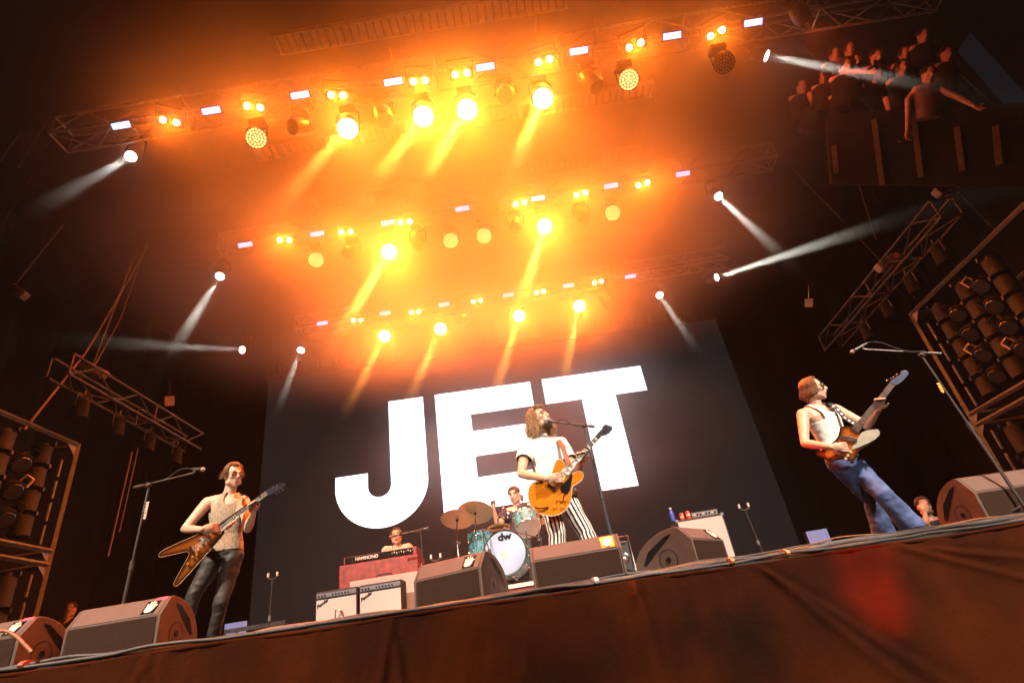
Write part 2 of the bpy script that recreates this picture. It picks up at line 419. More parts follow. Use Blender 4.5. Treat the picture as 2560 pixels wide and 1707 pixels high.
# ------------------------------------------------------------------ lamps
HOT = mat('hot_bulb', (0.8, 0.6, 0.4), 0.4, emit=(1.0, 0.62, 0.26), estr=60, sample=False)
HOT2 = mat('hot_lens', (0.8, 0.6, 0.4), 0.4, emit=(1.0, 0.62, 0.26), estr=45, sample=False)
CELL = mat('led_cell', (0.8, 0.6, 0.4), 0.4, emit=(1.0, 0.52, 0.17), estr=3.2, sample=False)
CELLD = mat('led_cell_dark', (0.35, 0.30, 0.26), 0.2, 0.3)
STRIPM = mat('strip_lens', (0.5, 0.6, 0.9), 0.4, emit=(0.36, 0.52, 1.0), estr=2.2, sample=False)
BEAMM = mat('beam_lens', (0.8, 0.9, 1.0), 0.3, emit=(0.85, 0.95, 1.0), estr=14, sample=False)
HEADM = mat('lamp_head', (0.06, 0.055, 0.05), 0.45, 0, 0.2, 20)
MESHC = {}
def cached(key, fn, m, smooth=35):
    if key not in MESHC:
        me = fn().mesh(key.split(':')[-1], smooth); me.materials.append(m); MESHC[key] = me
    return MESHC[key]
def sub(name, me, parent, M=None):
    o = bpy.data.objects.new(name, me); link(o, parent)
    if M is not None: o.matrix_local = M
    return o

def yoke():
    g = MB()
    g.tube([(-.16, 0, .0), (-.16, 0, .22), (-.12, 0, .27), (.12, 0, .27), (.16, 0, .22), (.16, 0, 0)], .016, 8)
    g.box((0, 0, .31), (.22, .16, .09)); g.cyl((0, 0, .35), (0, 0, .46), .02, n=8); return g
def head():      # local -y is the lamp front
    g = MB(); g.lathe([(.06, -.20), (.105, -.17), (.13, -.06), (.135, .06), (.125, .13), (.12, .16)], 24, Matrix.Rotation(math.pi / 2, 4, 'X')); return g
def lens(): g = MB(); g.lathe([(.108, .155), (.108, .166), (.09, .172)], 24, Matrix.Rotation(math.pi / 2, 4, 'X')); return g

SHAFT = at(1200, 600, 4.6) - at(1355, 240, YA)      # shared direction of the amber shafts added to the wash lamps
def big_lamp(px, py, Y, label, group, energy=850):
    p = at(px, py, Y); tgt = V((p.x * .9, p.y + .6, 1.9)); d = (tgt - p).normalized()
    M = frame(p, V((0, 0, 1)), V((0, 1, 0)))
    t = thing('wash_light', label, 'stage light', group=group, M=Matrix.Translation(p))
    sub('yoke', cached('b:yoke', yoke, HEADM), t)
    f = (V((p.x * .45, 2.0, 1.6)) - p).normalized(); R = f.to_track_quat('-Y', 'Z').to_matrix().to_4x4()
    h = sub('lamp_head', cached('b:head', head, HEADM), t, R @ Matrix.Scale(1.25, 4))
    sub('lens', cached('b:lens', lens, HOT2), h)
    spot('wash_lamp', p + f * .27, p + f + V((0, 0, -.5)), ORANGE, energy, 175, .6, .10)
    spot('added_shaft', p + f * .26, p + SHAFT, (1.0, 0.34, 0.05), 24000, 8, .5, .06)  # narrow shaft added beside the lamp's own wide wash

def pair_lamp(px, py, Y, label, group, energy=290):
    p = at(px, py, Y); tgt = V((p.x * .9, p.y + 1.2, 1.9)); d = (V((p.x * .5, 1.0, 1.5)) - p).normalized()
    R = d.to_track_quat('-Y', 'Z').to_matrix().to_4x4()
    t = thing('blinder_light', label, 'stage light', group=group, M=Matrix.Translation(p) @ R)
    def hous(): g = MB(); g.box((0, .07, 0), (.36, .12, .17)); return g
    def brk(): g = MB(); g.tube([(-.20, .06, 0), (-.20, .06, .2), (.20, .06, .2), (.20, .06, 0)], .012, 6); return g
    def refl(): g = MB(); g.lathe([(.04, -.02), (.075, -.012), (.078, .02)], 20, Matrix.Rotation(math.pi / 2, 4, 'X')); return g
    def bulb(): g = MB(); g.ell((0, -.02, 0), (.045, .03, .045)); return g
    sub('housing', cached('p:housing', hous, HEADM, 0), t); sub('bracket', cached('p:bracket', brk, HEADM), t)
    for sx in (-.09, .09):
        r = sub('reflector', cached('p:reflector', refl, CHROME), t, Matrix.Translation((sx, -.005, 0)))
        sub('bulb', cached('p:bulb', bulb, HOT), r)
    spot('blinder_lamp', p + d * .14, p + d + V((0, 0, -.4)), ORANGE, energy, 170, .8, .08)

def comb_lamp(px, py, Y, label, group, lit=True):
    p = at(px, py, Y); d = (EYE + V((0, .5, .6)) - p).normalized(); R = d.to_track_quat('-Y', 'Z').to_matrix().to_4x4()
    t = thing('led_wash_light', label, 'stage light', group=group, M=Matrix.Translation(p))
    sub('yoke', cached('c:yoke', lambda: yoke(), HEADM), t)
    def hd(): g = MB(); g.lathe([(.07, -.2), (.12, -.16), (.15, -.04), (.155, .05), (.15, .06)], 24, Matrix.Rotation(math.pi / 2, 4, 'X')); return g
    h = sub('lamp_head', cached('c:head', hd, HEADM), t, R)
    def cells():
        g = MB()
        for ring, n in ((0, 1), (.042, 6), (.083, 12), (.124, 18)):
            for k in range(n):
                a = k * math.tau / n; g.lathe([(.0165, .06), (.0165, .068), (.010, .073)], 8, Matrix.Translation((ring * math.cos(a), 0, ring * math.sin(a))) @ Matrix.Rotation(math.pi / 2, 4, 'X'))
        return g
    sub('lens_cells', cached('c:cells%d' % lit, cells, CELL if lit else CELLD), h)['kind'] = 'stuff'
    if lit: spot('led_wash_lamp', p + d * .16, EYE + V((p.x * .4, 2, 0)), ORANGE, 90, 70, 1, .12)

def idle_head(px, py, Y, label, group, tilt=0):
    p = at(px, py, Y); t = thing('moving_head_light', label, 'stage light', group=group, M=Matrix.Translation(p))
    sub('yoke', cached('b:yoke', yoke, HEADM), t)
    R = Matrix.Rotation(math.radians(70 + tilt), 4, 'X') @ Matrix.Rotation(math.radians(tilt), 4, 'Z')
    h = sub('lamp_head', cached('i:head', head, mat('idle_head', (0.16, 0.14, 0.125), 0.4, 0.2)), t, R)
    sub('lens', cached('i:lens', lens, mat('idle_lens', (0.1, 0.1, 0.11), 0.08)), h)

def strip_lamp(px, py, Y, label, group):
    p = at(px, py, Y); d = EYE - p; d.x = 0; d.normalize(); R = Matrix((V((1, 0, 0)), -d, V((1, 0, 0)).cross(-d))).transposed().to_4x4()
    t = thing('led_strip_light', label, 'stage light', group=group, M=Matrix.Translation(p) @ R)
    def h(): g = MB(); g.box((0, .03, 0), (.31, .06, .13)); return g
    def l(): g = MB(); g.box((0, -.004, 0), (.275, .008, .09)); return g
    def b():
        g = MB(); g.tube([(-.165, .03, 0), (-.165, .06, -.16), (-.13, .08, -.2), (.13, .08, -.2), (.165, .06, -.16), (.165, .03, 0)], .008, 6); return g
    sub('housing', cached('s:housing', h, BLACK, 0), t); sub('lens', cached('s:lens', l, STRIPM, 0), t); sub('bracket', cached('s:bracket', b, ALUD), t)

def beam_lamp(px, py, Y, q, label, energy=8500, ang=5):
    """q: (px,py,Y) the beam heads for"""
    p = at(px, py, Y); tgt = at(*q); d = (tgt - p).normalized()
    t = thing('beam_light', label, 'stage light', group='white beam moving heads', M=Matrix.Translation(p))
    sub('yoke', cached('b:yoke', yoke, HEADM), t)
    h = sub('lamp_head', cached('b:head', head, HEADM), t, d.to_track_quat('-Y', 'Z').to_matrix().to_4x4() @ Matrix.Scale(.78, 4))
    sub('lens', cached('w:lens', lens, BEAMM), h)
    spot('beam_lamp', p + d * .18, tgt, (1.0, 0.97, 0.85), energy, ang, .25, .05)

ROWN = {'A': 'front', 'B': 'middle', 'C': 'rear'}; ROWY = {'A': YA, 'B': YB, 'C': YC}
rows = {
 'A': dict(pair=[(425, 303), (635, 267), (843, 238), (1048, 203), (1153, 185), (1360, 152), (1587, 113), (1790, 83)],
           big=[(870, 314), (1058, 284), (1167, 267), (1355, 240)],
           strip=[(303, 314), (528, 277), (750, 238), (983, 205), (1213, 168), (1447, 128), (1680, 90), (1883, 57)],
           comb=[(640, 346, 1), (1572, 200, 1), (1810, 158, 0)], idle=[(750, 318), (958, 288), (1265, 235), (1478, 203)]),
 'B': dict(pair=[(712, 600), (865, 580), (1013, 555), (1300, 508), (1452, 485), (1607, 460)],
           big=[(974, 626), (1360, 563)],
           strip=[(613, 612), (793, 585), (970, 557), (1156, 522), (1345, 496), (1527, 465), (1707, 435)],
           comb=[(790, 650, 1), (1127, 602, 1), (1210, 590, 1), (1532, 533, 1)], idle=[(880, 630), (1045, 602), (1290, 562), (1455, 538)]),
 'C': dict(pair=[(893, 800), (1038, 780), (1192, 752), (1350, 730), (1495, 705)],
           big=[(963, 838), (1102, 820), (1297, 788), (1447, 764)],
           strip=[(806, 808), (963, 783), (1110, 761), (1271, 737), (1421, 714), (1576, 691)],
           comb=[], idle=[(1155, 795), (1515, 752)])}
for rk, r in rows.items():
    Y = ROWY[rk]; rn = ROWN[rk]
    def lab(k, n, what):
        return f'{ORD[k]} {what} from the left on the {rn} roof truss'
    for k, p in enumerate(r['pair']): pair_lamp(*p, Y, lab(k, 0, 'glaring twin-bulb orange blinder'), 'orange blinders on the roof trusses')
    for k, p in enumerate(r['big']): big_lamp(*p, Y - .1, lab(k, 0, 'big round glaring orange wash lamp'), 'orange wash lamps on the roof trusses')
    for k, p in enumerate(r['strip']): strip_lamp(*p, Y - .14, lab(k, 0, 'small pale blue rectangular light'), 'pale blue strip lights')
    for k, p in enumerate(r['comb']): comb_lamp(p[0], p[1], Y - .05, lab(k, 0, 'honeycomb LED lamp' if p[2] else 'unlit honeycomb LED lamp'), 'honeycomb lamps', bool(p[2]))
    for k, p in enumerate(r['idle']): idle_head(*p, Y - .05, lab(k, 0, 'pale unlit moving head'), 'unlit moving heads', (-25, 12, -8, 20)[k % 4])

beam_lamp(335, 387, YA + .6, (-300, 745, YA - 2.0), 'white beam lamp at far left shining down to the left from the front row')
beam_lamp(1898, 137, YA + .6, (2330, 215, YA + .2), 'white beam lamp at upper right shining right towards the crowd', 34000)
beam_lamp(554, 684, YB + .4, (330, 1040, YB - 1.6), 'white beam lamp at left below the middle row shining down left')
beam_lamp(615, 875, YC - .4, (-200, 832, 6.0), 'white beam lamp left of the video wall shining level to the left')
beam_lamp(755, 868, YC - .4, (560, 1380, YC - 3), 'white beam lamp above the left end of the video wall shining down')
beam_lamp(1790, 485, YB + .4, (2080, 755, YB - 1.2), 'white beam lamp at right of the middle row shining down right')
beam_lamp(1780, 697, YC - .4, (2800, 372, 6.5), 'white beam lamp right of the rear row shining up to the right', 75000)
beam_lamp(1645, 732, YC - .4, (1900, 1105, YC - 3), 'white beam lamp above the right end of the video wall shining down right')

# ------------------------------------------------------------------ people
def skin(name, c, bump=.05): return mat(name, c, 0.5, 0, 0.10, 30, bump)
SKIN_A = skin('skin_fair', (0.58, 0.36, 0.26), .12); SKIN_B = skin('skin_tan', (0.52, 0.31, 0.21), .12)

def headframe(c, fwd, up):
    f = V(fwd).normalized(); r = f.cross(V(up)).normalized(); u = r.cross(f)
    return Matrix.Translation(c) @ Matrix((r, f, u)).transposed().to_4x4()     # x right hand side, y face, z crown

def head_shapes(g, H, k=1.0, mouth=0.0):
    def e(c, r, n=18, m=12): g.ell([x * k for x in c], [x * k for x in r], H, n, m)
    e((0, -.012, .030), (.074, .094, .088)); e((0, .030, -.030), (.060, .066, .086)); e((0, .066, -.095 - mouth), (.028, .026, .024))
    e((0, .045, -.075 - mouth * .6), (.048, .045, .040)); e((0, .078, .026), (.050, .020, .012)); e((0, .080, -.050), (.030, .024, .030))
    for s in (-1, 1):
        e((s * .040, .064, -.018), (.024, .024, .020)); e((s * .077, -.006, -.012), (.010, .020, .033))
        e((s * .052, .012, -.070), (.022, .045, .030))
    g.cyl(H @ V((0, .088 * k, .020 * k)), H @ V((0, .116 * k, -.026 * k)), .009 * k, .015 * k, n=10)
    e((0, .108, -.030), (.017, .012, .010)); e((0, .091, -.060), (.023, .012, .006)); e((0, .089, -.073 - mouth), (.021, .012, .007))

def limb(g, pts, rads, n=16):
    pts = [V(p) for p in pts]; out = []; rr = []
    for i in range(len(pts) - 1):
        for s in range(4):
            t = s / 4; out.append(pts[i].lerp(pts[i + 1], t)); rr.append(rads[i] + (rads[i + 1] - rads[i]) * t)
    out.append(pts[-1]); rr.append(rads[-1])
    g.tube(out, rr, n)
    for p, r in zip(pts, rads): g.ell(p, r * 1.0, None, 14, 8)

def hand_shapes(g, wrist, tip, palm, curl=.5, side=1, spread=1.0, k=1.0):
    """wrist -> tip is the direction of the knuckles, palm the way the palm faces"""
    d = (V(tip) - V(wrist)).normalized(); pn = V(palm); pn = (pn - d * pn.dot(d)).normalized(); sx = d.cross(pn) * side
    B = Matrix((sx, d, pn)).transposed().to_4x4()
    g.ell((0, 0, 0), (.040 * k, .052 * k, .019 * k), Matrix.Translation(V(wrist) + d * .052 * k) @ B, 14, 10)
    for i, (o, L) in enumerate(((-.031, .074), (-.0105, .084), (.0105, .078), (.030, .062))):
        p = V(wrist) + d * .092 * k + sx * o * k * 1.08; a = curl * (.75 + .12 * i); pts = [p - d * .02]; dirv = (d + sx * o * 2.2 * spread).normalized(); q = p
        for s, f in ((0, .45), (1, .31), (2, .24)):
            dirv = (dirv * math.cos(a) + pn * math.sin(a)).normalized() if True else dirv
            q = q + dirv * L * f * k; pts.append(q)
        g.tube(pts, [.0098 * k, .0095 * k, .009 * k, .0075 * k], 8)
    b = V(wrist) + d * .028 * k - sx * .030 * k
    t1 = b + (d * .7 - sx * .75 + pn * .35).normalized() * .042 * k; t2 = t1 + (d * .9 - sx * .15 + pn * .5).normalized() * .034 * k
    g.tube([b - d * .008, t1, t2], [.014 * k, .011 * k, .009 * k], 8)

class Body: pass
def torso_axes(S):
    rx0 = (S['hipL'] - S['hipR']).normalized(); rx1 = (S['shL'] - S['shR']).normalized()
    ax = (S['neck'] - S['pelvis']).normalized()
    return rx0, rx1, ax
def torso_rings(S, f=1.0, add=0.0, top=1.0, bot=-.10, hipw=.165, sag=0.0):
    rx0, rx1, ax = torso_axes(S); L = (S['neck'] - S['pelvis']).length; sw = (S['shL'] - S['shR']).length / 2
    prof = [(-.10, .13, .095), (0, hipw, .115), (.15, hipw * .98, .108), (.32, .143, .098), (.5, .150, .104), (.66, .162, .115), (.80, max(.165, sw * .88), .116), (.90, sw * .86, .100), (.97, sw * .52, .074), (1.03, .062, .060)]
    out = []
    for t, w, d in prof:
        if t < bot - 1e-6 or t > top + .04: continue
        rx = rx0.lerp(rx1, max(0, min(1, t))).normalized(); fw = ax.cross(rx).normalized() * -1
        out.append((S['pelvis'] + ax * (L * t), rx * (w * f + add), fw * (d * f + add)))
    return out
def tcoord(S, p):
    rx0, rx1, ax = torso_axes(S); L = (S['neck'] - S['pelvis']).length; q = p - S['pelvis']
    t = q.dot(ax) / L; rx = rx0.lerp(rx1, max(0, min(1, t))).normalized(); fw = ax.cross(rx) * -1
    return q.dot(rx), t, q.dot(fw)          # sideways, height 0..1, front is positive when fw faces the front

def make_body(S, t, skinm, k=1.06, mouth=0.0, voxel=.0075, handk=1.08):
    g = MB(); H = headframe(S['head'], S['face'], S['crown'])
    head_shapes(g, H, k, mouth)
    nb = H @ V((0, -.018 * k, -.075 * k)); limb(g, [nb, S['neck'] + (S['pelvis'] - S['neck']).normalized() * .03], [.052 * k, .062])
    g.loft(torso_rings(S, .97))
    for s in 'RL':
        sh = S['sh' + s]; el = S['el' + s]; wr = S['wr' + s]
        limb(g, [S['neck'].lerp(sh, .3) - V((0, 0, .015)), sh], [.055, .058])
        mid = el.lerp(wr, .3)
        limb(g, [sh, sh.lerp(el, .45), el, mid, wr], [.060, .053, .040, .043, .027])
        if 'hand' + s in S:
            tip, palm, curl = S['hand' + s]; hand_shapes(g, wr, tip, palm, curl, 1 if s == 'R' else -1, k=handk)
    me = fuse(g, voxel, 3); shift(me, t)
    part('body', me, skinm, t)
    return H

def make_top(S, t, m, tank=True, sleeves=.5, inflate=.012, name='shirt', neck=.80, hem=.02, loose=0.0):
    g = MB(); rg = torso_rings(S, 1.0, inflate, 1.0, -.1)
    rg = [(c, a * (1 + loose), b * (1 + loose)) if i < 4 else (c, a, b) for i, (c, a, b) in enumerate(rg)]
    g.loft(rg, 28)
    for s in 'RL':
        sh = S['sh' + s]; el = S['el' + s]
        limb(g, [S['neck'].lerp(sh, .35) - V((0, 0, .012)), sh], [.060, .066])
        if not tank: limb(g, [sh, sh.lerp(el, sleeves * .5), sh.lerp(el, sleeves)], [.072, .074, .076 if sleeves < .7 else .062])
    me = fuse(g, .0085, 3)
    fsgn = 1
    def pred(p):
        u, h, w = tcoord(S, p)
        if h < hem: return True
        au = abs(u)
        if not tank:
            for s in 'RL':
                a = S['el' + s] - S['sh' + s]
                if (p - S['sh' + s]).dot(a.normalized()) > a.length * sleeves * .97 and (p - S['sh' + s]).length < .5 and (p - S['sh' + s] - a.normalized() * (p - S['sh' + s]).dot(a.normalized())).length < .09: return True
            return (h > neck + .145 and au < .085) if w * FS > 0 else (h > 1.0 and au < .08)
        if au > .118 and h > .70 + .25 * max(0, .17 - au): return True
        if h > 1.0 and au < .07: return True
        lim = neck + .0 + (au / .082) ** 2.6 * .14
        return (w * FS > 0) and h > lim and au < .082
    FS = 1 if tcoord(S, S['pelvis'] + S['front'])[2] > 0 else -1
    carve(me, pred); wrinkle(me, .0075 if not tank else .004, seed=S['neck'].x); shift(me, t)
    o = part(name, me, m, t)
    so = o.modifiers.new('solid', 'SOLIDIFY'); so.thickness = .005; so.offset = 1
    return o

def make_trousers(S, t, m, rad=(.098, .088, .066, .060, .060), stripes=0, top=.12, hipw=.165):
    g = MB(); rx0, rx1, ax = torso_axes(S); L = (S['neck'] - S['pelvis']).length
    g.loft(torso_rings(S, 1.0, .008, top, -.1, hipw), 26)
    for s in 'RL':
        hp = S['hip' + s]; kn = S['kn' + s]; an = S['an' + s]
        limb(g, [hp, hp.lerp(kn, .45), kn, kn.lerp(an, .4), an], rad, 18)
    me = fuse(g, .009, 3)
    carve(me, lambda p: tcoord(S, p)[1] > top or min(p.z - (S['anR'].z - rad[-1] * .2), 9) < 0)
    if stripes:
        at_ = me.attributes.new('stripe', 'FLOAT', 'POINT'); vals = []
        for v in me.vertices:
            best = None
            for s in 'RL':
                for a, b in ((S['hip' + s], S['kn' + s]), (S['kn' + s], S['an' + s])):
                    d = b - a; q = max(0, min(1, (v.co - a).dot(d) / d.dot(d))); c = a + d * q; e = (v.co - c).length
                    if best is None or e < best[0]: best = (e, v.co - c)
            w = best[1]; vals.append(math.atan2(w.dot(rx0), -w.dot(V((0, -1, 0))) * -1) / math.tau * stripes)
        at_.data.foreach_set('value', vals)
    wrinkle(me, .007, (7, 7, 9), seed=S['neck'].x); shift(me, t)
    return part('trousers', me, m, t)

def make_shoes(S, t, m, toes):
    for s in 'RL':
        g = MB(); d = V(toes[s]).normalized(); a = S['an' + s].copy(); a.z = FLOOR + S.get('riser', 0)
        B = frame(a, V((0, 0, 1)), d)
        g.ell((0, .07, .035), (.045, .13, .036), B, 16, 8); g.ell((0, -.01, .06), (.042, .055, .06), B, 14, 8); g.box((0, .06, .012), (.082, .25, .022), B)
        me = fuse(g, .008, 2); shift(me, t); part('shoe', me, m, t)

def make_face(t, H, k=1.06, brow=(0.10, 0.05, 0.03), mouth=0.0, glasses=None, eyes=True):
    bm_ = mat('brow_%.2f' % brow[0], brow, 0.8)
    for s in (-1, 1):
        g = MB(); g.tube([H @ (V((s * x, y, z)) * k) for x, y, z in ((.016, .098, .030), (.036, .092, .036), (.056, .076, .028))], [.0045 * k, .0052 * k, .003 * k], 6); part('eyebrow', g, bm_, t)
        if eyes:
            g = MB(); g.ell((s * .034 * k, .082 * k, .006 * k), (.011 * k, .008 * k, .0055 * k), H, 12, 8); part('eye', g, mat('eye_dark', (0.12, 0.07, 0.05), 0.25), t)
    g = MB(); g.ell((0, .096 * k, (-.064 - mouth * .5) * k), (.024 * k, .010 * k, (.006 + mouth * .7) * k), H, 14, 8)
    part('mouth', g, mat('lips', (0.30, 0.10, 0.08), 0.45) if mouth < .006 else mat('open_mouth', (0.05, 0.012, 0.01), 0.6), t)
    if glasses:
        rim, lensm = glasses
        gl = MB()
        for s in (-1, 1):
            c = V((s * .036, .104, .004)) * k
            gl.tube([H @ (c + V((.026 * math.cos(a * math.tau / 16), -.008 * abs(math.cos(a * math.tau / 16)), .021 * math.sin(a * math.tau / 16))) * k) for a in range(17)], .0026 * k, 6)
            gl.tube([H @ (V((s * .062, .098, .008)) * k), H @ (V((s * .080, .05, .008)) * k), H @ (V((s * .080, -.005, .002)) * k)], .0024 * k, 6)
        gl.tube([H @ (V((-.012, .106, .008)) * k), H @ (V((.012, .106, .008)) * k)], .0024 * k, 6)
        o = part('glasses', gl, rim, t)
        for s in (-1, 1):
            g = MB(); g.ell((s * .036 * k, .101 * k, .004 * k), (.024 * k, .003 * k, .019 * k), H, 14, 6); part('lens', g, lensm, o)

def hair_mesh(H, strands, lobes, k=1.06):
    g = MB()
    for c, r in lobes: g.ell([x * k for x in c], [x * k for x in r], H, 18, 12)
    me = None
    for pts, r in strands:
        n = len(pts); g.tube([H @ (V(p) * k) for p in pts], [max(.0018, r * k * (1 - .55 * i / (n - 1))) for i in range(n)], 5)
    return g

def scalp_strands(n, rnd, end=1.75, hang=.0, rad=.0045, puff=1.05, fringe=.8, front=.75, sweep=.25, messy=.012, k0=0):
    """strands combed from the crown over the skull; hang = length that falls free below"""
    st = []; C = V((0, -.014, .032)); R = V((.079, .099, .093))
    for i in range(n):
        a = rnd.uniform(-math.pi, math.pi); t0 = rnd.uniform(.05, .9)          # a = 0 is the face side
        fr = abs(a) < front
        te = (fringe if fr else end) * rnd.uniform(.88, 1.1)
        if t0 > te - .25: t0 = max(.02, te - .5)
        pts = []; pf = puff + rnd.uniform(0, .05)
        for s_ in range(6):
            th = t0 + (te - t0) * s_ / 5; aa = a + sweep * (s_ / 5) * (1 if fr else .3)
            d = V((math.sin(th) * math.sin(aa), math.sin(th) * math.cos(aa), math.cos(th)))
            pts.append(C + V((d.x * R.x, d.y * R.y, d.z * R.z)) * (pf if s_ else 1.0) + V((rnd.uniform(-1, 1), rnd.uniform(-1, 1), rnd.uniform(-1, 1))) * messy * s_ / 8)
        if hang and not fr:
            q = pts[-1]; L = hang * rnd.uniform(.6, 1.1)
            for s_ in range(3):
                q = q + V((q.x * .02 + rnd.uniform(-1, 1) * messy, -.004 + rnd.uniform(-1, 1) * messy, -L / 3)); pts.append(q.copy())
        st.append((pts, rad * rnd.uniform(.7, 1.25)))
    return st
def wrinkle(me, amp=.006, sc=(9, 9, 5), seed=0):
    ns = [v.normal.copy() for v in me.vertices]
    for v, n_ in zip(me.vertices, ns):
        p = v.co; q = V((p.x * sc[0], p.y * sc[1], p.z * sc[2] + seed))
        a = noise.noise(q) + .5 * noise.noise(q * 2.3 + V((3, 1, 7)))
        r = 1 - abs(noise.noise(V((p.x * 6 + p.z * 7, p.y * 6, p.z * 9 - p.x * 5)) + V((seed, 0, 0)))) * 2.2
        v.co = p + n_ * amp * (a + .8 * max(0, r) )
    return me
CAP = [((0, -.030, .042), (.083, .092, .088))]

# ---- cloth materials
def knit():
    m = mat('knit_beige', (0.40, 0.32, 0.23), 0.9, 0, 0.2, 55, 0.25)
    nt = m.node_tree; N = nt.nodes; L = nt.links; b = N['Principled BSDF']
    w = N.new('ShaderNodeTexWave'); w.bands_direction = 'X'; w.inputs['Scale'].default_value = 20; w.inputs['Distortion'].default_value = 1.2
    tc = N.new('ShaderNodeTexCoord'); L.new(tc.outputs['Object'], w.inputs['Vector'])
    mx = N.new('ShaderNodeMixRGB'); mx.blend_type = 'MULTIPLY'; mx.inputs['Fac'].default_value = .28
    src = b.inputs['Base Color'].links[0].from_socket
    L.new(src, mx.inputs['Color1']); L.new(w.outputs['Color'], mx.inputs['Color2']); L.new(mx.outputs['Color'], b.inputs['Base Color'])
    return m
def striped():
    m = bpy.data.materials.new('striped_cloth'); m.use_nodes = True; N = m.node_tree.nodes; L = m.node_tree.links; b = N['Principled BSDF']
    a = N.new('ShaderNodeAttribute'); a.attribute_name = 'stripe'
    fr = N.new('ShaderNodeMath'); fr.operation = 'FRACT'; L.new(a.outputs['Fac'], fr.inputs[0])
    gt = N.new('ShaderNodeMath'); gt.operation = 'GREATER_THAN'; gt.inputs[1].default_value = .52; L.new(fr.outputs[0], gt.inputs[0])
    mx = N.new('ShaderNodeMixRGB'); mx.inputs['Color1'].default_value = (0.74, 0.68, 0.62, 1); mx.inputs['Color2'].default_value = (0.015, 0.014, 0.02, 1)
    L.new(gt.outputs[0], mx.inputs['Fac']); L.new(mx.outputs[0], b.inputs['Base Color']); b.inputs['Roughness'].default_value = .85
    return m
def dotted():
    m = bpy.data.materials.new('dotted_cloth'); m.use_nodes = True; N = m.node_tree.nodes; L = m.node_tree.links; b = N['Principled BSDF']
    tc = N.new('ShaderNodeTexCoord'); v = N.new('ShaderNodeTexVoronoi'); v.inputs['Scale'].default_value = 12; v.inputs['Randomness'].default_value = .35
    L.new(tc.outputs['Object'], v.inputs['Vector'])
    lt = N.new('ShaderNodeMath'); lt.operation = 'LESS_THAN'; lt.inputs[1].default_value = .27; L.new(v.outputs['Distance'], lt.inputs[0])
    mx = N.new('ShaderNodeMixRGB'); mx.inputs['Color1'].default_value = (0.02, 0.022, 0.035, 1); mx.inputs['Color2'].default_value = (0.75, 0.73, 0.7, 1)
    L.new(lt.outputs[0], mx.inputs['Fac']); L.new(mx.outputs[0], b.inputs['Base Color']); b.inputs['Roughness'].default_value = .8
    return m
WTEE = mat('white_cotton', (0.72, 0.69, 0.66), 0.9, 0, 0.06, 14, 0.35)
JEAN = mat('blue_denim', (0.075, 0.115, 0.27), 0.85, 0, 0.3, 9, 0.5, wear=(0.03, 0.05, 0.13))
LEATHER = mat('black_leather_trousers', (0.03, 0.026, 0.024), 0.62, 0, 0.25, 11, 0.55)
SHOE = mat('dark_shoe', (0.03, 0.022, 0.018), 0.5)

def base_of(S): return V(((S['anR'].x + S['anL'].x) / 2, (S['anR'].y + S['anL'].y) / 2, FLOOR + S.get('riser', 0)))
def hips(S, w=.095):
    r = V(S.get('hipdir', (1, 0, 0))).normalized(); S['hipR'] = S['pelvis'] - r * w - V((0, 0, .03)); S['hipL'] = S['pelvis'] + r * w - V((0, 0, .03))
def floorpt(px, py, Y, h=.09):
    p = at(px, py, Y); p.z = FLOOR + h; return p

def zl(ox, oy, s): return lambda u, v: (ox + u / s, oy + v / s)
ZA = zl(350, 1120, 3.135); ZB = zl(1100, 980, 3.136); ZC = zl(1900, 880, 3.136)
def gplane(Z, o, Y):           # the plane a guitar top lies in
    px = Z(*o); O = at(*px, Y); N = -(ray(*px)).normalized()
    return (lambda a, b, h: onplane(a, b, O + N * h, N)), N
# ---- guitarist on the left
GP, GN = gplane(ZA, (480, 760), 5.34)
S = dict(neck=at(571, 1238, 5.72), head=at(584, 1187, 5.66), face=(.78, -.58, -.26), crown=(-.05, -.10, 1), shR=at(519, 1256, 5.72), shL=at(611, 1256, 5.74),
         elR=at(462, 1322, 5.58), wrR=at(503, 1323, 5.33), elL=at(619, 1322, 5.62), wrL=at(631, 1281, 5.40),
         pelvis=at(560, 1385, 5.74), knR=at(486, 1485, 5.66), knL=at(552, 1503, 5.66), anR=floorpt(452, 1580, 5.70), anL=floorpt(533, 1585, 5.76), front=V((0, -1, 0)), hipdir=(1, .05, 0))
hips(S); S['wrR'] = GP(503, 1323, .07); S['handR'] = (GP(538, 1318, .045), -GN, .30); S['wrL'] = GP(634, 1282, -.075); S['handL'] = (GP(628, 1257, -.035), GN, 1.0)
t = thing('person', 'guitarist in beige ribbed tank top, black trousers and glasses playing at left', 'person', base_of(S))
H = make_body(S, t, SKIN_A)
make_top(S, t, knit(), True, inflate=.014, neck=.80, hem=.03); make_trousers(S, t, LEATHER, (.094, .086, .066, .058, .058)); make_shoes(S, t, SHOE, dict(R=(-.4, -1, 0), L=(.3, -1, 0)))
make_face(t, H, glasses=(NICKEL, mat('clear_lens', (0.25, 0.18, 0.12), 0.05, 0, spec=.8)), brow=(0.16, 0.08, 0.04))
rnd = random.Random(3)
hr = hair_mesh(H, scalp_strands(1100, rnd, rad=.0026, end=1.6, hang=.05, fringe=.85, sweep=.5, puff=1.03, front=1.0), CAP)
part('hair', hr, mat('hair_light_brown', (0.22, 0.10, 0.035), 0.55, 0, 0.35, 60), t)
GA = S

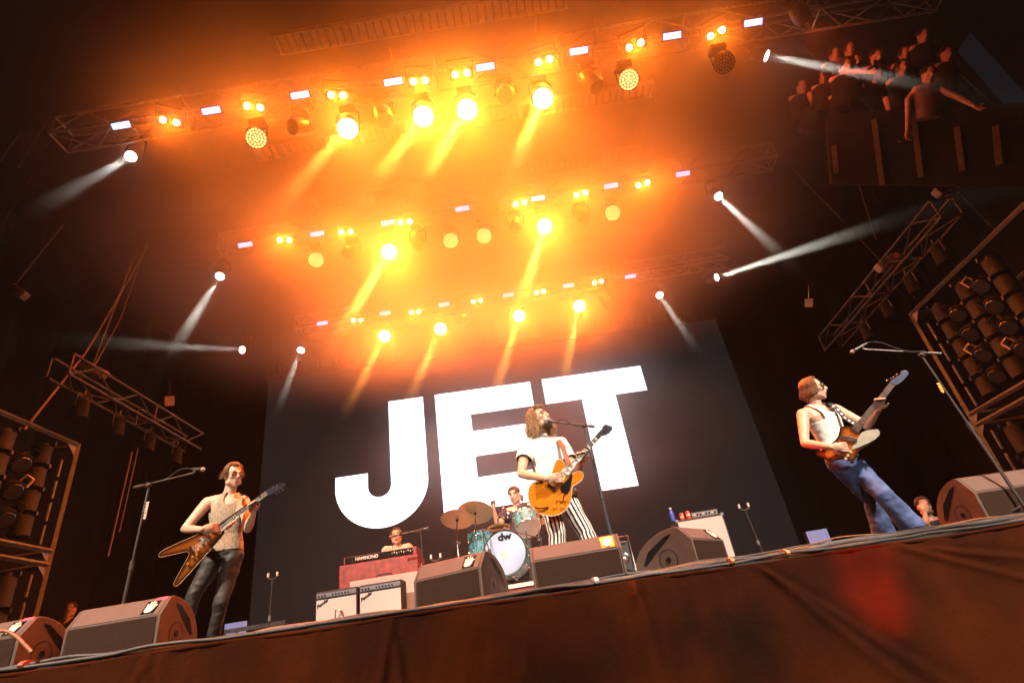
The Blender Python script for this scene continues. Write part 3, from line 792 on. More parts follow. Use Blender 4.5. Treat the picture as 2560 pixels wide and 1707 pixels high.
# ---- singer in the middle
S = dict(neck=at(1357, 1096, 5.42), head=at(1348, 1047, 5.37), face=(.72, -.62, .16), crown=(-.30, .12, 1), shR=at(1316, 1112, 5.40), shL=at(1402, 1112, 5.46),
         elR=at(1304, 1184, 5.34), wrR=at(1366, 1196, 5.12), elL=at(1440, 1184, 5.36), wrL=at(1449, 1154, 5.17),
         pelvis=at(1395, 1248, 5.44), knR=at(1393, 1335, 5.36), knL=at(1464, 1332, 5.36), anR=floorpt(1388, 1420, 5.5), anL=floorpt(1508, 1405, 5.5), front=V((0, -1, 0)), hipdir=(1, .12, 0))
GP, GN = gplane(ZB, (880, 790), 5.08)
hips(S, .088); S['elR'] = at(1303, 1184, 5.24); S['wrR'] = GP(1364, 1196, .075); S['handR'] = (GP(1398, 1193, .05), -GN, .40); S['wrL'] = GP(1452, 1158, -.075); S['handL'] = (GP(1452, 1134, -.035), GN, 1.0)
t = thing('person', 'bearded singer in white t-shirt and black and white striped trousers at the centre microphone', 'person', base_of(S))
H = make_body(S, t, SKIN_B, mouth=.012)
make_top(S, t, WTEE, False, sleeves=.55, inflate=.016, neck=.80, hem=-.02, loose=.06); make_trousers(S, t, striped(), (.094, .088, .076, .084, .105), stripes=14); make_shoes(S, t, SHOE, dict(R=(-.2, -1, 0), L=(.3, -1, 0)))
make_face(t, H, mouth=.012, brow=(0.14, 0.07, 0.03))
rnd = random.Random(5)
hr = hair_mesh(H, scalp_strands(1500, rnd, end=1.7, hang=.18, rad=.0028, puff=1.08, fringe=.85, front=1.1, messy=.03), [((0, -.034, .046), (.085, .092, .090)), ((0, -.062, -.04), (.07, .048, .085))])
part('hair', hr, mat('hair_blond_brown', (0.42, 0.25, 0.12), 0.55, 0, 0.4, 60), t)
H = H @ Matrix.Scale(1.06, 4)
g = MB(); g.ell((0, .040, -.094), (.054, .052, .040), H); g.ell((0, .066, -.116), (.034, .033, .024), H)
for s in (-1, 1): g.ell((s * .052, .016, -.058), (.015, .030, .042), H)
for k in range(120):
    a = rnd.uniform(-1.2, 1.2); z = rnd.uniform(-.13, -.085); d = V((math.sin(a), math.cos(a), -.6)).normalized(); p = V((math.sin(a) * .052, .045 + math.cos(a) * .052, z))
    g.tube([H @ (p - d * .01), H @ (p + d * .012)], [.004, .001], 4)
bo = part('beard', g, mat('beard_dark', (0.10, 0.055, 0.03), 0.75, 0, 0.3, 70), t)
g = MB(); g.ell((0, .098, -.068), (.019, .010, .013), H); part('mouth_opening', g, mat('open_mouth', (0.05, 0.012, 0.01), 0.6), t)
g = MB(); g.box((0, .105, -.060), (.024, .006, .006), H); part('teeth', g, WHITE, t)
GB = S

# ---- bass player on the right, leaning back
S = dict(neck=at(2040, 1018, 5.66), head=at(2033, 973, 5.62), face=(.86, -.50, -.08), crown=(-.22, .0, 1), shR=at(2007, 1036, 5.60), shL=at(2089, 1024, 5.74),
         elR=at(2012, 1108, 5.50), wrR=at(2076, 1117, 5.30), elL=at(2168, 1064, 5.58), wrL=at(2190, 1024, 5.36),
         pelvis=at(2108, 1150, 5.68), knL=at(2206, 1234, 5.52), knR=at(2180, 1248, 5.80), anL=floorpt(2282, 1316, 5.56), anR=floorpt(2207, 1326, 5.92), front=V((.2, -1, 0)), hipdir=(1, .35, -.25))
GP, GN = gplane(ZC, (690, 700), 5.30)
hips(S); S['wrR'] = GP(2076, 1117, .07); S['handR'] = (GP(2106, 1117, .045), -GN, .45); S['wrL'] = GP(2196, 1024, -.07); S['handL'] = (GP(2199, 1000, -.03), GN, 1.0)
t = thing('person', 'bass player in white tank top, flared blue jeans and amber glasses leaning back at right', 'person', base_of(S))
H = make_body(S, t, SKIN_A)
make_top(S, t, WTEE, True, inflate=.013, neck=.80, hem=.0); make_trousers(S, t, JEAN, (.102, .094, .080, .088, .105)); make_shoes(S, t, SHOE, dict(R=(.1, -1, 0), L=(.6, -1, 0)))
make_face(t, H, glasses=(GOLDM, mat('amber_lens', (0.35, 0.12, 0.02), 0.08, 0, spec=.8)), brow=(0.10, 0.05, 0.03))
rnd = random.Random(9)
hr = hair_mesh(H, scalp_strands(1100, rnd, rad=.0026, end=1.9, hang=.07, fringe=.6, front=.95, sweep=0, messy=.008), [((0, -.038, .040), (.085, .088, .086)), ((0, -.075, -.045), (.055, .045, .075))])
part('hair', hr, mat('hair_brown', (0.20, 0.085, 0.035), 0.5, 0, 0.4, 60), t)
g = MB(); nk = S['neck']; ax = (S['pelvis'] - nk).normalized(); rx = (S['shL'] - S['shR']).normalized(); fw = V((.2, -1, 0)).normalized()
g.tube([nk + rx * x + ax * y + fw * z for x, y, z in ((-.075, -.02, .02), (-.06, .05, .095), (-.03, .11, .125), (0, .14, .13), (.03, .11, .125), (.06, .05, .095), (.075, -.02, .02))], .0035, 6)
part('necklace', g, mat('red_cord', (0.35, 0.05, 0.12), 0.6), t)
GC = S

# ------------------------------------------------------------------ guitars: flat bodies in their own plane, square to the player
class Inst:
    def __init__(s, name, label, Z, o, Y, tilt=(0, 0, 0), group=None):
        s.Z = Z; px = Z(*o); s.O = at(*px, Y); s.N = (-(ray(*px)).normalized() + V(tilt)).normalized()
        s.t = thing(name, label, 'guitar' if name != 'bass_guitar' else 'bass guitar', s.O)
    def p(s, u, v, h=0.0):      # point of the top plane, h metres proud of it
        return onplane(*s.Z(u, v), s.O + s.N * h, s.N)
    def slab(s, name, poly, h0, h1, m, bevel=0.0, parent=None, label=None):
        pts = [s.p(u, v, h1) for u, v in poly]; mb = MB(); mb.prism(pts, -s.N * (h1 - h0))
        return part(name, mb, m, parent or s.t, smooth=40, bevel=bevel, seg=3, label=label)
    def strip(s, name, a, b, w0, w1, h0, h1, m, bevel=0, parent=None):
        A = s.p(*a, h1); B = s.p(*b, h1); d = (B - A).normalized(); c = d.cross(s.N).normalized()
        mb = MB(); mb.prism([A - c * w0 / 2, B - c * w1 / 2, B + c * w1 / 2, A + c * w0 / 2], -s.N * (h1 - h0))
        return part(name, mb, m, parent or s.t, smooth=0, bevel=bevel)
    def knob(s, u, v, m, r=.012, h=.018):
        c = s.p(u, v, 0); mb = MB(); mb.lathe([(r, 0), (r * .95, h * .8), (r * .8, h)], 16, frame(c, s.N)); return part('knob', mb, m, s.t)
    def strings(s, a, b, n, w0, w1, h, r=.0007):
        A = s.p(*a, h); B = s.p(*b, h); c = (B - A).normalized().cross(s.N).normalized()
        for k in range(n):
            f = (k / (n - 1) - .5); mb = MB(); mb.cyl(A + c * f * w0, B + c * f * w1, r, n=5); part('string', mb, NICKEL, s.t)
    def frets(s, a, b, n, w0, w1, h, m, parent):
        A = s.p(*a, h); B = s.p(*b, h); d = (B - A); c = d.normalized().cross(s.N).normalized()
        for k in range(n):
            f = 1 - 2 ** (-(k + 1) / 12); f = 1 - f / (1 - 2 ** (-n / 12)) * .97; P = A + d * f; w = w0 + (w1 - w0) * f
            mb = MB(); mb.box((0, 0, 0), (w, .0025, .002), Matrix.Translation(P) @ Matrix((c, d.normalized(), s.N)).transposed().to_4x4()); part('fret', mb, NICKEL, parent, smooth=0)
    def tuners(s, pts, m, r=.008):
        for u, v in pts:
            c = s.p(u, v, 0); mb = MB(); mb.cyl(c - s.N * .012, c + s.N * .008, r * .6, n=10); mb.ell((0, 0, 0), (r, r * 1.3, r * .7), Matrix.Translation(c - s.N * .012)); part('tuner', mb, m, s.t)

def lacquer(name, c0, c1, center=None, rad=.2, rough=.18):
    m = bpy.data.materials.new(name); m.use_nodes = True; N = m.node_tree.nodes; L = m.node_tree.links; b = N['Principled BSDF']
    tc = N.new('ShaderNodeTexCoord'); w = N.new('ShaderNodeTexNoise'); w.inputs['Scale'].default_value = 6; w.inputs['Detail'].default_value = 6
    sc = N.new('ShaderNodeMapping'); sc.inputs['Scale'].default_value = (1, 1, 6); L.new(tc.outputs['Object'], sc.inputs['Vector']); L.new(sc.outputs[0], w.inputs['Vector'])
    cr = N.new('ShaderNodeValToRGB'); cr.color_ramp.elements[0].position = .3; cr.color_ramp.elements[1].position = .75
    cr.color_ramp.elements[0].color = (*[c * .7 for c in c0], 1); cr.color_ramp.elements[1].color = (*c0, 1); L.new(w.outputs['Fac'], cr.inputs['Fac'])
    if c1 is not None:      # sunburst finish: dark edge, amber middle (a stain in the wood)
        at_ = N.new('ShaderNodeAttribute'); at_.attribute_name = 'burst'
        mx = N.new('ShaderNodeMixRGB'); L.new(at_.outputs['Fac'], mx.inputs['Fac']); mx.inputs['Color1'].default_value = (*c1, 1); L.new(cr.outputs[0], mx.inputs['Color2']); L.new(mx.outputs[0], b.inputs['Base Color'])
    else: L.new(cr.outputs[0], b.inputs['Base Color'])
    b.inputs['Roughness'].default_value = rough; b.inputs['Coat Weight'].default_value = .5; b.inputs['Coat Roughness'].default_value = .08
    return m

def burst_top(I, poly, h, m, edge=.07):
    """thin top veneer, finely meshed, carrying the distance to the rim for the sunburst stain"""
    pts = [I.p(u, v, h) for u, v in poly]; x = (pts[1] - pts[0]).normalized(); x = (x - I.N * x.dot(I.N)).normalized(); y = I.N.cross(x)
    P2 = [((p - pts[0]).dot(x), (p - pts[0]).dot(y)) for p in pts]; n = len(P2)
    def inside(a, b):
        c = False
        for i in range(n):
            x1, y1 = P2[i]; x2, y2 = P2[(i + 1) % n]
            if (y1 > b) != (y2 > b) and a < (x2 - x1) * (b - y1) / (y2 - y1) + x1: c = not c
        return c
    def dist(a, b):
        best = 9
        for i in range(n):
            x1, y1 = P2[i]; x2, y2 = P2[(i + 1) % n]; dx, dy = x2 - x1, y2 - y1; l = dx * dx + dy * dy
            q = max(0, min(1, ((a - x1) * dx + (b - y1) * dy) / l)) if l else 0; best = min(best, math.hypot(a - x1 - q * dx, b - y1 - q * dy))
        return best
    bm = bmesh.new(); vs = [bm.verts.new(p - ROOTLOC[I.t.name]) for p in pts]; f = bm.faces.new(vs)
    bmesh.ops.triangulate(bm, faces=[f])
    for _ in range(5): bmesh.ops.subdivide_edges(bm, edges=[e for e in bm.edges if e.calc_length() > .02], cuts=1, use_grid_fill=True)
    bmesh.ops.triangulate(bm, faces=bm.faces[:]); bmesh.ops.recalc_face_normals(bm, faces=bm.faces[:])
    me = bpy.data.meshes.new('top'); bm.to_mesh(me); bm.free(); me.materials.append(m)
    A = me.attributes.new('burst', 'FLOAT', 'POINT')
    vals = []
    for v in me.vertices:
        q = v.co + ROOTLOC[I.t.name] - pts[0]; d = dist(q.dot(x), q.dot(y)); s = min(1, d / edge); vals.append(s * s * (3 - 2 * s))
    A.data.foreach_set('value', vals)
    return part('top', me, m, I.t)

ROSE = mat('rosewood', (0.035, 0.02, 0.014), 0.4, 0, 0.2, 40); MAHO = mat('mahogany_edge', (0.16, 0.05, 0.02), 0.3, 0, 0.25, 30, coat=.4)
CREAM = mat('cream_plastic', (0.62, 0.52, 0.36), 0.4); BLKPL = mat('gloss_black', (0.012, 0.012, 0.014), 0.15, 0, 0.1)
AMBERK = mat('amber_knob', (0.55, 0.24, 0.05), 0.2); NECKW = mat('neck_wood', (0.20, 0.08, 0.03), 0.35, 0, 0.2, 30)

# V-shaped guitar (left)
I = Inst('electric_guitar', 'V-shaped sunburst electric guitar held by the left guitarist', ZA, (480, 760), 5.34)
poly = [(572, 618), (520, 640), (420, 690), (300, 742), (195, 790), (160, 815), (146, 838), (152, 852), (172, 853), (260, 832), (340, 815), (372, 810), (388, 822), (380, 845), (350, 900), (310, 970), (275, 1035), (262, 1062), (272, 1080), (292, 1078), (320, 1055), (420, 945), (540, 808), (640, 695), (668, 655), (655, 642), (628, 640)]
I.slab('body', poly, -.045, -.002, MAHO, .006)
burst_top(I, poly, .0005, lacquer('v_sunburst', (0.48, 0.13, 0.018), (0.02, 0.008, 0.006)), .06)
bind = MB(); pts = [I.p(u, v, .0) for u, v in poly]; bind.tube(pts + [pts[0]], .0032, 6); part('binding', bind, mat('aged_binding', (0.42, 0.24, 0.11), 0.4), I.t)
I.strip('neck', (590, 640), (992, 350), .052, .044, -.03, .004, NECKW); fb = I.strip('fretboard', (600, 632), (985, 355), .056, .043, .004, .012, ROSE)
I.frets((600, 632), (985, 355), 22, .055, .043, .0135, NICKEL, fb)
I.slab('headstock', [(975, 338), (1000, 370), (1040, 360), (1110, 318), (1142, 288), (1130, 270), (1100, 276), (1030, 310)], -.012, .004, mat('headstock_blue_black', (0.05, 0.055, 0.08), 0.25), .003)
I.tuners([(1045, 303), (1072, 289), (1098, 276), (1070, 356), (1095, 342), (1120, 324)], NICKEL)
for a, b, w in (((598, 668), (612, 634), .085), ((504, 724), (518, 700), .085)):
    I.strip('pickup', a, b, w, w, .0, .012, CREAM, .002)
I.strip('bridge', (470, 740), (482, 728), .08, .08, 0, .014, NICKEL, .002); I.strip('tailpiece', (392, 768), (412, 820), .022, .022, 0, .016, CHROME, .004)
for q in ((455, 800), (445, 832), (412, 850), (375, 905)): I.knob(*q, AMBERK)
I.strings((420, 800), (992, 352), 6, .052, .036, .016)

# semi-hollow guitar (middle)
I = Inst('electric_guitar', 'bright orange semi-hollow electric guitar with two horns held by the singer', ZB, (880, 790), 5.08)
poly = [(985, 612), (978, 566), (962, 536), (940, 524), (915, 533), (897, 566), (885, 610), (865, 655), (830, 688), (775, 696), (728, 708), (702, 738), (690, 790), (695, 845), (715, 895), (755, 936), (815, 964), (880, 970), (935, 958), (980, 930), (1010, 890), (1028, 840), (1033, 790), (1034, 755), (1046, 733), (1080, 716), (1110, 690), (1126, 656), (1118, 628), (1092, 618), (1060, 628), (1038, 640), (1022, 645)]
ORG = lacquer('orange_lacquer', (0.72, 0.22, 0.012), None)
I.slab('body', poly, -.046, 0, ORG, .008); 
bind = MB(); pts = [I.p(u, v, .0) for u, v in poly]; bind.tube(pts + [pts[0]], .0035, 6); part('binding', bind, CREAM, I.t)
I.strip('neck', (985, 640), (1255, 330), .052, .045, -.03, .006, NECKW); fb = I.strip('fretboard', (990, 636), (1250, 334), .057, .044, .006, .013, ROSE)
I.frets((990, 636), (1250, 334), 22, .056, .044, .0145, NICKEL, fb)
for f in (.12, .25, .36, .46, .55, .68, .8, .9):
    I.strip('inlay', (990 + 260 * f - 4, 636 - 302 * f + 5), (990 + 260 * f + 4, 636 - 302 * f - 5), .034, .034, .013, .0136, WHITE, parent=fb)
I.slab('headstock', [(1236, 318), (1265, 346), (1300, 336), (1330, 318), (1356, 285), (1344, 266), (1322, 258), (1300, 250), (1278, 268), (1270, 290)], -.012, .006, mat('headstock_dark', (0.035, 0.035, 0.05), 0.25), .003)
I.tuners([(1258, 292), (1270, 275), (1284, 258), (1306, 335), (1328, 322), (1350, 306)], NICKEL)
I.slab('pickguard', [(1032, 636), (1040, 650), (1022, 760), (1005, 792), (985, 798), (955, 782), (942, 752), (948, 735), (1008, 672)], .001, .006, BLKPL, .001)
I.slab('pickup', [(962, 594), (1020, 630), (1004, 662), (944, 626)], .0, .014, NICKEL, .003); I.slab('pickup', [(905, 680), (955, 708), (940, 728), (892, 700)], .0, .014, NICKEL, .003)
I.strip('tailpiece', (848, 718), (905, 775), .02, .02, .002, .016, mat('dark_tailpiece', (0.1, 0.06, 0.04), 0.3, .8), .003)
for q in ((925, 840), (985, 845), (900, 900), (960, 900)): I.knob(*q, AMBERK)
for pts_ in ([(985, 795), (972, 812), (968, 835), (962, 858), (950, 868), (946, 856)], [(752, 718), (765, 712), (785, 712), (800, 702)]):
    mb = MB(); mb.tube([I.p(u, v, .0015) for u, v in pts_], [.006, .005, .004, .004, .005, .006][:len(pts_)], 6); part('f_hole', mb, BLKPL, I.t)
mb = MB(); mb.tube([I.p(u, v, h) for u, v, h in ((848, 902, .004), (790, 912, .02), (755, 908, .015), (742, 880, -.01))], .006, 6); part('jack_plug', mb, BLKPL, I.t)
I.strings((880, 748), (1252, 332), 6, .052, .036, .019)

# bass guitar (right)
I = Inst('bass_guitar', 'sunburst bass guitar with white pickguard held by the leaning bass player', ZC, (690, 700), 5.30, (0, 0, 0))
poly = [(735, 600), (700, 575), (655, 580), (630, 592), (622, 620), (612, 660), (590, 690), (540, 735), (480, 770), (440, 772), (430, 790), (440, 812), (500, 836), (560, 856), (610, 846), (650, 838), (690, 850), (730, 852), (752, 835), (765, 795), (785, 768), (850, 730), (920, 680), (946, 650), (948, 625), (930, 602), (890, 602), (830, 610), (790, 625)]
I.slab('body', poly, -.042, -.002, mat('black_edge', (0.03, 0.02, 0.016), 0.25), .006)
burst_top(I, poly, .0005, lacquer('bass_sunburst', (0.62, 0.17, 0.02), (0.015, 0.01, 0.009)), .06)
I.slab('pickguard', [(835, 614), (888, 606), (925, 606), (942, 630), (936, 650), (905, 682), (840, 718), (765, 750), (712, 766), (735, 725), (770, 672), (795, 632)], .001, .005, mat('pearl_pickguard', (0.62, 0.58, 0.48), 0.3), .001)
I.strip('neck', (735, 625), (1045, 245), .058, .046, -.03, .006, NECKW); fb = I.strip('fretboard', (745, 612), (1035, 256), .062, .044, .006, .013, mat('bass_board', (0.22, 0.20, 0.19), 0.4))
I.frets((745, 612), (1035, 256), 20, .06, .044, .0145, NICKEL, fb)
I.slab('headstock', [(1015, 236), (1048, 266), (1090, 250), (1130, 215), (1166, 172), (1160, 150), (1130, 142), (1100, 152), (1105, 172), (1060, 200)], -.012, .006, mat('headstock_navy', (0.13, 0.16, 0.26), 0.25), .003)
I.tuners([(1000, 222), (1030, 205), (1052, 190), (1078, 172)], CHROME, .011)
I.strip('pickup', (640, 668), (762, 690), .042, .042, 0, .014, NICKEL, .003); I.strip('pickup', (600, 770), (662, 800), .03, .03, 0, .014, NICKEL, .003)
for q in ((690, 810), (672, 834), (710, 780)): I.knob(*q, CREAM, .014)
I.strings((620, 790), (1030, 250), 4, .055, .036, .018, .0012)

# straps (parts of what the player wears, lying on the chest)
def strap(label, pts, m, w=.023, n=6):
    P = [V(p) for p in pts]; t = thing('guitar_strap', label, 'strap', P[0]); mb = MB(); vs = []
    for i, p in enumerate(P):
        d = (P[min(i + 1, len(P) - 1)] - P[max(i - 1, 0)]).normalized(); nrm = V((0, -1, .15)); c = d.cross(nrm).normalized(); nn = c.cross(d)
        vs += [p - c * w + nn * .003, p + c * w + nn * .003, p + c * w - nn * .003, p - c * w - nn * .003]
    fs = [(4 * i + k, 4 * i + (k + 1) % 4, 4 * i + 4 + (k + 1) % 4, 4 * i + 4 + k) for i in range(len(P) - 1) for k in range(4)] + [(3, 2, 1, 0), tuple(4 * len(P) - 4 + k for k in range(4))]
    mb.add(vs, fs); part('band', mb, m, t, smooth=60); return t
def zz(Z, u, v, Y): return at(*Z(u, v), Y)
strap('tan leather strap over the left guitarist\'s shoulder', [zz(ZA, 735, 365, 5.72), zz(ZA, 765, 362, 5.60), zz(ZA, 785, 400, 5.56), zz(ZA, 775, 470, 5.54), zz(ZA, 740, 560, 5.5), zz(ZA, 680, 640, 5.42)], mat('tan_leather', (0.34, 0.14, 0.04), 0.5))
strap('brown leather strap over the singer\'s shoulder', [zz(ZB, 905, 378, 5.44), zz(ZB, 935, 385, 5.30), zz(ZB, 965, 440, 5.27), zz(ZB, 990, 510, 5.25), zz(ZB, 1010, 570, 5.2), zz(ZB, 1030, 630, 5.13)], mat('brown_leather', (0.16, 0.06, 0.025), 0.5))
st = strap('black strap with white ornaments over the bass player\'s shoulder', [zz(ZC, 515, 400, 5.68), zz(ZC, 545, 400, 5.57), zz(ZC, 610, 450, 5.53), zz(ZC, 660, 510, 5.5), zz(ZC, 710, 545, 5.45), zz(ZC, 755, 575, 5.38)], mat('black_strap', (0.02, 0.022, 0.03), 0.6))
for u, v, Y in ((575, 425, 5.54), (612, 452, 5.52), (640, 485, 5.505), (665, 515, 5.485), (700, 538, 5.45), (728, 556, 5.405)):
    c = zz(ZC, u, v, Y - .012); mb = MB(); mb.lathe([(.012, 0), (.012, .003), (.006, .006)], 10, frame(c, V((0, -1, .1)))); part('ornament', mb, WHITE, st)

# ------------------------------------------------------------------ floor monitors
CAB = mat('monitor_paint', (0.10, 0.063, 0.05), 0.75, 0, 0.10, 9, 0.05); GRILL = mat('monitor_grille', (0.035, 0.018, 0.012), 0.9, 0, 0.08, 60, 0.08, spec=.1)
GRILL2 = mat('monitor_slope', (0.115, 0.072, 0.060), 0.8, 0, 0.08, 7, 0.05)
def hand_logo(M, s, parent, m):      # open palm emblem: palm, four fingers, thumb, in local x,y
    def blob(pts): g = MB(); g.prism([M @ V((x * s, y * s, .004)) for x, y in pts], M.to_3x3() @ V((0, 0, .002))); return g
    out = [(-.22, -.5), (.16, -.5), (.32, -.3), (.36, -.05), (.5, .12), (.44, .2), (.3, .12), (.28, .42), (.2, .44), (.16, .1), (.13, .1), (.10, .54), (0, .54), (-.01, .1), (-.04, .1), (-.1, .5), (-.2, .48), (-.16, .08), (-.2, .08), (-.3, .36), (-.38, .32), (-.34, 0), (-.36, -.3)]
    part('hand_emblem', blob(out), m, parent, smooth=0)
def monitor(label, c, yaw, w=.74, h=.40, d=.52, tape=None, stick=.78):
    """c: middle of the lower edge on the audience side"""
    c = V(c); B = Matrix.Translation(c) @ Matrix.Rotation(yaw, 4, 'Z')
    t = thing('stage_monitor', label, 'stage monitor', c, 'floor monitors')
    prof = [(0, 0), (0, h * .62), (.10, h * .97), (.13, h)] + [(.13 + (d - .13) * math.sin(a), .06 + (h - .06) * math.cos(a)) for a in [i * math.pi / 2 / 8 for i in range(1, 9)]] + [(d - .02, 0)]
    g = MB(); g.prism([B @ V((-w / 2 + .02, y, z)) for y, z in [(a if 0 < i else a, b) for i, (a, b) in enumerate(prof)]], B.to_3x3() @ V((w - .04, 0, 0)))
    part('cabinet', g, CAB, t, smooth=30, bevel=.006)
    for s in (-1, 1):
        gp = MB(); gp.prism([B @ V((s * (w / 2 - .019), y - .004 if y == 0 else y, z)) for y, z in prof], B.to_3x3() @ V((s * .02, 0, 0)))
        o = part('side_panel', gp, CAB, t, smooth=30, bevel=.005)
        hm = MB(); q = [(.17, h * .86), (.24, h * .83), (d * .72, h * .58), (d * .84, h * .30), (d * .80, h * .26), (d * .6, h * .5), (.2, h * .78)]
        hm.prism([B @ V((s * (w / 2 + .0022), y, z)) for y, z in q], B.to_3x3() @ V((s * .002, 0, 0))); part('handle_slot', hm, BLKPL, o, smooth=0)
        rm = MB(); cc = V((s * (w / 2 + .001), d * .42, h * .28))
        for k in range(28):
            a = k * math.tau / 28; rm.box(cc + V((0, .085 * math.cos(a), .085 * math.sin(a))), (.006, .008, .008), B)
        part('dial_marks', rm, BLKPL, o, smooth=0)['kind'] = 'stuff'
        rm = MB(); rm.cyl(B @ cc, B @ (cc + V((s * .006, 0, 0))), .022, n=16); part('socket', rm, BLKPL, o)
    g = MB(); g.prism([B @ V((-w / 2 + .03, -.006, .02)), B @ V((w / 2 - .03, -.006, .02)), B @ V((w / 2 - .03, -.006, h * .60)), B @ V((-w / 2 + .03, -.006, h * .60))], B.to_3x3() @ V((0, .004, 0)))
    part('rear_panel', g, GRILL, t, smooth=0)
    nrm = V((0, -(h * .35), .10)).normalized(); a = V((0, .004, h * .64)); b = V((0, .098, h * .95)); off = nrm * .004
    g = MB(); g.prism([B @ (V((-w / 2 + .03, 0, 0)) + a + off), B @ (V((w / 2 - .03, 0, 0)) + a + off), B @ (V((w / 2 - .03, 0, 0)) + b + off), B @ (V((-w / 2 + .03, 0, 0)) + b + off)], B.to_3x3() @ (-nrm * .003))
    part('sloping_panel', g, GRILL2, t, smooth=0)
    mid = a.lerp(b, .5); up = (b - a).normalized()
    LM = B @ (Matrix.Translation(V(((stick - .5) * w, 0, 0)) + mid + nrm * .006) @ Matrix((V((1, 0, 0)), up, nrm)).transposed().to_4x4())
    g = MB(); g.box((0, 0, 0), (.11, .125, .003), LM); o = part('emblem_plate', g, BLKPL, t, smooth=0)
    hand_logo(LM, .105, o, mat('emblem_cream', (0.7, 0.62, 0.52), 0.6))
    if tape:
        g = MB(); g.box((.05, .078, -.002), (.09, .03, .004), LM); part('tape', g, tape, t, smooth=0)
PINK = mat('pink_tape', (0.8, 0.08, 0.14), 0.6)
monitor('black floor monitor cut off by the left picture edge', (-4.36, 4.46, FLOOR), -.06, .74, .36, tape=PINK, stick=.84)
monitor('floor monitor with pink tape in front of the left guitarist', (-3.42, 4.62, FLOOR), -.02, .76, .385, tape=PINK, stick=.84)
monitor('floor monitor in front of the bass drum, left of the singer', (-.83, 4.86, FLOOR), -.34, .63, .36, d=.5, stick=.80)
monitor('floor monitor right in front of the singer\'s striped legs', (.235, 4.80, FLOOR), -.03, .74, .335, d=.40, stick=.86)
monitor('floor monitor turned sideways in front of the tall white cabinet', (1.40, 5.20, FLOOR), .85, .58, .34, d=.60, stick=.84)
monitor('floor monitor cut off by the right picture edge beside the bass player', (4.36, 5.50, FLOOR), .12, .86, .44, d=.56, stick=.9)

# ------------------------------------------------------------------ cables along the stage edge
ED = (E1 - E0).normalized(); EN = V((ED.y, -ED.x, 0)).normalized()
cm = [RUBBER, mat('cable_grey', (0.10, 0.11, 0.11), 0.5, 0, 0.2, 50), mat('cable_tan', (0.24, 0.10, 0.04), 0.55, 0, 0.2, 50)]
names = ['thick black cable nearest the rim of the stage front', 'tan cable nearest the rim of the stage front', 'second black cable twisting along the stage front', 'grey cable snaking along the stage front', 'black cable lying in the middle of the bundle on the stage front', 'thin tan cable looping over the bundle on the stage front', 'thin black cable lying on top of the bundle on the stage front', 'thinnest tan cable on top of the bundle on the stage front']
for k in range(8):
    r = (.013, .009, .014, .010, .013, .008, .010, .006)[k]; pts = []
    for i in range(260):
        s = 20 * i / 259 - .3; mod = .55 + .45 * math.sin(s * .55 + 1.0)
        o = .012 + .022 * k + .022 * noise.noise(V((s * .9, k * 5, 0))) + .012 * noise.noise(V((s * 2.7, k * 9, 2)))
        z = r + .004 + .0105 * k * mod + .028 * noise.noise(V((s * 1.5, k * 3.7, 7))) + .007 * noise.noise(V((s * 4.1, k * 2.7, 4))) + (.03 * max(0, noise.noise(V((s * .9, k, 14)))) if k in (3, 5, 7) else 0)
        pts.append(E0 + ED * s - EN * o + V((0, 0, max(z, r + .001))))
    g = MB(); g.tube(pts, r, 8); tag(part('cable', g, cm[(0, 2, 0, 1, 0, 2, 0, 2)[k]], smooth=80), names[k], 'cable', 'cables along the stage edge')
for k, (px, py, lab) in enumerate(((1475, 1452, 'white cable tie on the bundle left of centre'), (1820, 1398, 'tan tape wrapped round the cables right of the singer'), (1965, 1368, 'tan tape wrapped round the cables near the right microphone'), (240, 1625, 'red-brown tape wrapped round the cables at left'))):
    q = at(px, py, 4.9); s = (q - E0).dot(ED) / 1.0; q = E0 + ED * ((q - E0).dot(ED)) - EN * .08 + V((0, 0, .03))
    g = MB(); g.tube([q + EN * .085 * math.cos(a) + V((0, 0, .045 * math.sin(a))) for a in [i * math.tau / 16 for i in range(17)]], .006, 6)
    g2 = MB()
    g2.prism([q + EN * .095 * math.cos(i * math.tau / 14) + V((0, 0, .034 * math.sin(i * math.tau / 14))) - ED * .015 for i in range(14)], ED * .03)
    tag(part('cable_tie', g2, (WHITE, mat('tan_tape', (0.5, 0.26, 0.1), 0.6), MATS.get('tan_tape') or WHITE, mat('red_tape', (0.35, 0.08, 0.05), 0.6))[k] or WHITE, smooth=30), lab, 'cable tie')
g = MB(); q0 = V((-4.05, edge(-4.05) + .05, FLOOR + .05)); g.tube([q0 + V((-.05 + .55 * f, .02, .19 * math.sin(f * math.pi) * (1 - .2 * f))) for f in [i / 20 for i in range(21)]], .012, 8)
tag(part('cable', g, cm[2], smooth=80), 'tan cable rising in a loop at far left of the stage front', 'cable', 'cables along the stage edge')

